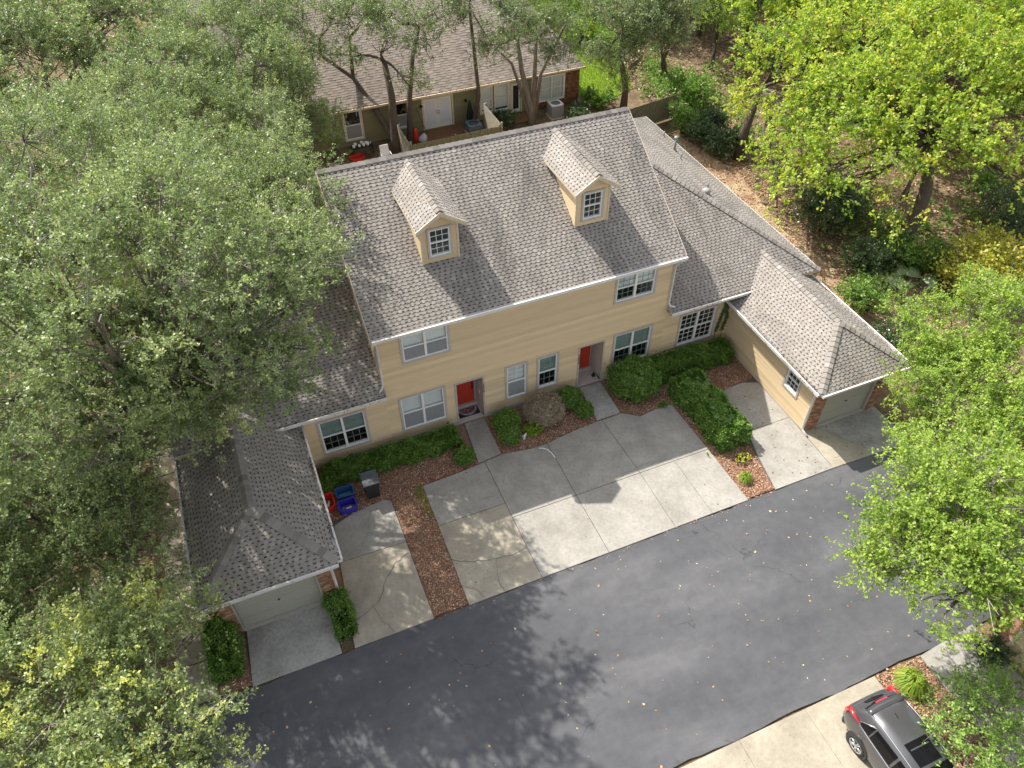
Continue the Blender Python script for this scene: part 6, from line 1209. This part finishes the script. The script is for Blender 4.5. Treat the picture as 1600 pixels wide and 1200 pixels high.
m = MB(); m.prism([(8.98, 0.2, 0.06), (9.12, 0.2, 0.06), (9.12, 0.32, 0.06), (8.98, 0.32, 0.06)], [(9.02, 0.24, 0.26), (9.08, 0.24, 0.26), (9.08, 0.28, 0.26), (9.02, 0.28, 0.26)]); m.build('body', METAL, t)
m = MB(); m.tube([(9.05, 0.26, 0.26), (9.05, 0.26, 0.36)], 0.012, 6); m.build('handle', METAL, t)

# ------------------------------------------------------------------ the parked car (rear towards the road)
def make_car(X, Yr):
    t = thing('parked_car', 'dark grey compact SUV parked nose away from the road on pale concrete', 'car', (X, Yr - 2.15, 0))
    PAINT, tt, bb = nmat('grey_metallic_paint'); fl = noise(tt, 900, 1, 0.5, wpos(tt))
    tt.links.new(ramp(tt, fl, ((0.3, (0.085, 0.085, 0.092)), (0.7, (0.13, 0.13, 0.14)))), bb.inputs['Base Color']); bb.inputs['Metallic'].default_value = 0.55; bb.inputs['Roughness'].default_value = 0.32; bb.inputs['Coat Weight'].default_value = 0.8; bb.inputs['Coat Roughness'].default_value = 0.05
    TINT = plain('tinted_glass', (0.006, 0.006, 0.007), 0.12, var=0.02); TINT.node_tree.nodes['Principled BSDF'].inputs['Specular IOR Level'].default_value = 0.22; CHR = plain('bright_trim', (0.72, 0.72, 0.73), 0.2, 0.9, var=0.02); TAIL = plain('tail_lamp', (0.60, 0.012, 0.02), 0.15, var=0.05, coat=1.0); RUB = plain('tyre_rubber', (0.022, 0.022, 0.023), 0.85); RIM = plain('alloy', (0.62, 0.63, 0.64), 0.3, 0.8, var=0.03); CLAD = plain('black_cladding', (0.03, 0.03, 0.032), 0.6)
    P = lambda x, y, z: (X + x, Yr - y, z)                       # y: metres from the rear bumper forwards
    # stations: y, half width, sill z, belt z, shoulder crown z (top of body shell)
    ST = [(0.0, 0.62, 0.48, 0.72, 0.80), (0.06, 0.74, 0.36, 0.86, 0.98), (0.22, 0.83, 0.28, 0.92, 1.08), (0.55, 0.88, 0.24, 0.96, 1.10), (1.0, 0.89, 0.22, 0.95, 1.08), (1.8, 0.885, 0.20, 0.92, 1.03), (2.6, 0.885, 0.20, 0.90, 1.0), (3.2, 0.88, 0.22, 0.88, 0.98), (3.8, 0.85, 0.25, 0.82, 0.92), (4.15, 0.76, 0.3, 0.72, 0.8), (4.3, 0.6, 0.4, 0.6, 0.66)]
    rings = []
    for y, w_, s_, b, c in ST:
        half = [(w_ * 0.80, s_), (w_ * 0.95, s_ + 0.05), (w_, s_ + (b - s_) * 0.45), (w_ * 0.985, s_ + (b - s_) * 0.8), (w_ * 0.95, b), (w_ * 0.86, c), (w_ * 0.45, c + 0.02)]
        rings.append([P(x, y, z) for x, z in half] + [P(-x, y, z) for x, z in reversed(half)])
    m = MB(); m.rings(rings); body = m.build('body', PAINT, t, True); sb = body.modifiers.new('s', 'SUBSURF'); sb.levels = 2; sb.render_levels = 2
    # cabin: rear glass edge to windscreen base
    CB = [(0.16, 0.70, 0.69, 1.02, 1.06), (0.30, 0.755, 0.62, 1.05, 1.30), (0.62, 0.80, 0.565, 1.04, 1.545), (1.1, 0.815, 0.585, 1.02, 1.60), (1.8, 0.815, 0.60, 0.99, 1.61), (2.3, 0.81, 0.59, 0.97, 1.575), (2.75, 0.79, 0.60, 0.96, 1.36), (3.25, 0.74, 0.66, 0.94, 1.02)]
    cr = []
    def cabin_side(i_y, f):   # point on the cabin side at station parameter, f 0 belt .. 1 roof edge
        ys = [c[0] for c in CB]; wb = np.interp(i_y, ys, [c[1] for c in CB]); wt = np.interp(i_y, ys, [c[2] for c in CB]); zb = np.interp(i_y, ys, [c[3] for c in CB]); zt = np.interp(i_y, ys, [c[4] for c in CB])
        return wb + (wt - wb) * f + 0.035 * math.sin(math.pi * f), zb + (zt - zb) * f * 0.97
    for y, wb, wt, zb, zt in CB:
        half = [(wb * 0.9, zb - 0.12), (wb, zb), *[cabin_side(y, f) for f in (0.3, 0.6, 0.9)], (wt * 0.93, zt - 0.005), (wt * 0.5, zt + 0.022)]
        cr.append([P(x, y, z) for x, z in half] + [P(-x, y, z) for x, z in reversed(half)])
    m = MB(); m.rings(cr); m.build('cabin', PAINT, t, True)
    # side glass, door by door, with bright sill trim
    for s_ in (-1, 1):
        for (ya, yb, fa0, fa1, fb0, fb1) in ((0.62, 0.98, 0.12, 0.30, 0.12, 0.76), (1.03, 1.80, 0.12, 0.78, 0.12, 0.84), (1.88, 2.62, 0.12, 0.84, 0.12, 0.82), (2.62, 3.0, 0.12, 0.80, 0.12, 0.3)):
            m = MB(); N = 5
            for i in range(N):
                q0, q1 = ya + (yb - ya) * i / N, ya + (yb - ya) * (i + 1) / N
                lo0, lo1 = fa0 + (fb0 - fa0) * i / N, fa0 + (fb0 - fa0) * (i + 1) / N; h0, h1 = fa1 + (fb1 - fa1) * i / N, fa1 + (fb1 - fa1) * (i + 1) / N
                for k in range(3):
                    pts = []
                    for yy, l, h in ((q0, lo0, h0), (q1, lo1, h1)):
                        for kk in (k / 3, (k + 1) / 3): w_, z_ = cabin_side(yy, l + (h - l) * kk); pts.append(P(s_ * (w_ + 0.012), yy, z_))
                    m.face((pts[0], pts[1], pts[3], pts[2]))
            m.build('side_window', TINT, t, True)
        path = [cabin_side(y, 0.07) for y in np.linspace(0.66, 3.0, 12)]; path = [P(s_ * (w_ + 0.016), y, z_) for (w_, z_), y in zip(path, np.linspace(0.66, 3.0, 12))]
        up_ = [P(s_ * (cabin_side(y, f)[0] + 0.016), y, cabin_side(y, f)[1]) for y, f in ((0.98, 0.82), (0.78, 0.6), (0.58, 0.28))]
        m = MB(); m.tube(up_ + path, 0.014, 6); m.build('window_trim', CHR, t, True)
        rail = [P(s_ * (np.interp(y, [c[0] for c in CB], [c[2] for c in CB]) * 0.99), y, np.interp(y, [c[0] for c in CB], [c[4] for c in CB]) + 0.012) for y in np.linspace(0.66, 2.3, 10)]
        m = MB(); m.tube(rail, 0.016, 6); m.build('roof_rail', CHR, t, True)
        # boomerang tail lamp wrapping round the corner
        for pts in ([(0.80, 0.62, 1.10), (0.79, 0.36, 1.115), (0.735, 0.15, 1.07), (0.735, 0.10, 0.90), (0.77, 0.16, 0.76)],):
            m = MB(); w0 = [0.016, 0.05, 0.075, 0.07, 0.02]; m.tube([P(s_ * a, b, c) for a, b, c in pts], w0, 8); m.build('tail_lamp', TAIL, t, True)
        m = MB(); m.tube([P(s_ * 0.905, 0.75, 0.83), P(s_ * 0.925, 0.86, 0.84), P(s_ * 0.905, 0.98, 0.835)], 0.013, 6); m.build('door_handle', PAINT, t, True)
        m = MB(); m.rings([[P(s_ * (0.93 + 0.10 * q), 2.72 + 0.05 * math.cos(a), 1.02 + 0.06 * math.sin(a)) for a in np.linspace(0, 6.283, 9)[:-1]] for q in (0, 0.6, 1.2, 1.6)]); m.build('mirror', PAINT, t, True)
        for yw in (0.93, 3.55):
            c = (s_ * 0.80, yw, 0.335); ring = lambda r, dx: [P(s_ * (0.80 + dx), yw + r * math.cos(a), 0.335 + r * math.sin(a)) for a in np.linspace(0, 6.283, 25)[:-1]]
            m = MB(); m.rings([ring(0.40, 0.02), ring(0.40, 0.098), ring(0.33, 0.1)], cap=True); m.build('wheel_arch', CLAD, t)
            m = MB(); m.rings([ring(0.22, -0.1), ring(0.32, -0.1), ring(0.335, -0.06), ring(0.335, 0.09), ring(0.315, 0.115), ring(0.235, 0.12), ring(0.22, 0.105)], cap=False); wh = m.build('wheel', RUB, t, True)
            m = MB(); m.rings([ring(0.232, 0.117), ring(0.21, 0.118), ring(0.20, 0.075)], cap=False); m.build('rim', RIM, wh, True)
            m = MB(); m.rings([ring(0.215, 0.06), ring(0.01, 0.06)], cap=False); m.build('brake_disc', METAL, wh)
            for k in range(5):
                for off in (-0.13, 0.13):
                    a = k * 1.2566 + off; sp = MB(); p0 = P(s_ * 0.91, yw + 0.035 * math.cos(a), 0.335 + 0.035 * math.sin(a)); p1 = P(s_ * 0.905, yw + 0.212 * math.cos(a * 1 + off * 0.3), 0.335 + 0.212 * math.sin(a + off * 0.3)); sp.tube([p0, p1], [0.022, 0.017], 6); sp.build('spoke', RIM, wh, True)
            m = MB(); m.tube([P(s_ * 0.89, yw, 0.335), P(s_ * 0.925, yw, 0.335)], 0.05, 12); m.build('hub', RIM, wh)
    # rear glass, spoiler, bumper, plate, wiper
    m = MB(); N = 8
    g = [(0.19, 0.60, 1.085), (0.29, 0.58, 1.26), (0.46, 0.53, 1.44)]
    for (y0, w0, z0), (y1, w1, z1) in zip(g, g[1:]):
        for i in range(N):
            a, b = -1 + 2 * i / N, -1 + 2 * (i + 1) / N; cv = lambda q: 0.05 * q * q
            m.face((P(a * w0, y0 - 0.035 + cv(a), z0 + 0.012), P(b * w0, y0 - 0.035 + cv(b), z0 + 0.012), P(b * w1, y1 - 0.035 + cv(b), z1 + 0.012), P(a * w1, y1 - 0.035 + cv(a), z1 + 0.012)))
    m.build('rear_window', TINT, t, True)
    m = MB(); sp = [[P(a * 0.60, 0.40 + 0.05 * a * a, 1.505), P(a * 0.60, 0.62, 1.585), P(a * 0.58, 0.64, 1.55), P(a * 0.60, 0.42 + 0.05 * a * a, 1.475)] for a in np.linspace(-1, 1, 11)]; m.rings(sp); m.build('spoiler', PAINT, t, True)
    m = MB(); m.rings([[P(a * 0.56, 0.365 + 0.05 * a * a, 1.485), P(a * 0.56, 0.40 + 0.05 * a * a, 1.50), P(a * 0.56, 0.40 + 0.05 * a * a, 1.48)] for a in np.linspace(-0.36, 0.36, 5)]); m.build('brake_light', TAIL, t)
    m = MB(); bp = [[P(a * w_, y, z) for a in np.linspace(-1, 1, 13)] for w_, y, z in ()]; 
    prof = [(0.02, 0.30), (-0.03, 0.42), (-0.02, 0.56), (0.04, 0.60)]
    m.rings([[P(a * 0.80, yy + 0.20 * abs(a) ** 3, zz) for yy, zz in prof] + [P(a * 0.78, 0.3, 0.6), P(a * 0.78, 0.3, 0.3)] for a in np.linspace(-1, 1, 13)]); m.build('bumper', CLAD, t, True)
    m = MB(); m.hexa([P(-0.26, -0.012, 0.70), P(0.26, -0.012, 0.70), P(0.26, 0.02, 0.70), P(-0.26, 0.02, 0.70), P(-0.26, 0.02, 0.83), P(0.26, 0.02, 0.83), P(0.26, 0.05, 0.83), P(-0.26, 0.05, 0.83)]); m.build('number_plate', POT, t)
    m = MB(); m.tube([P(0, 0.135, 1.09), P(0.05, 0.17, 1.16), P(0.34, 0.205, 1.2)], 0.009, 6); m.build('wiper', CLAD, t)
    m = MB(); m.rings([[P(-0.37, 1.62, 1.632), P(0.37, 1.62, 1.632), P(0.37, 2.25, 1.602), P(-0.37, 2.25, 1.602)], [P(-0.37, 1.62, 1.640), P(0.37, 1.62, 1.640), P(0.37, 2.25, 1.610), P(-0.37, 2.25, 1.610)]]); m.build('sunroof', TINT, t, bevel=0.003)
    m = MB(); m.rings([[P(-0.02, 0.86, 1.585), P(0.02, 0.86, 1.585), P(0.02, 1.02, 1.605), P(-0.02, 1.02, 1.605)], [P(-0.006, 0.86, 1.665), P(0.006, 0.86, 1.665), P(0.008, 0.92, 1.65), P(-0.008, 0.92, 1.65)]]); m.build('antenna_fin', CLAD, t)
    m = MB(); g2 = [(2.34, 0.56, 1.565), (2.72, 0.585, 1.385), (3.2, 0.64, 1.07)]
    for (y0, w0, z0), (y1, w1, z1) in zip(g2, g2[1:]): m.face((P(-w0, y0, z0 + 0.03), P(w0, y0, z0 + 0.03), P(w1, y1, z1 + 0.03), P(-w1, y1, z1 + 0.03)))
    m.build('windscreen', TINT, t)
    return t
make_car(9.97, -15.30)
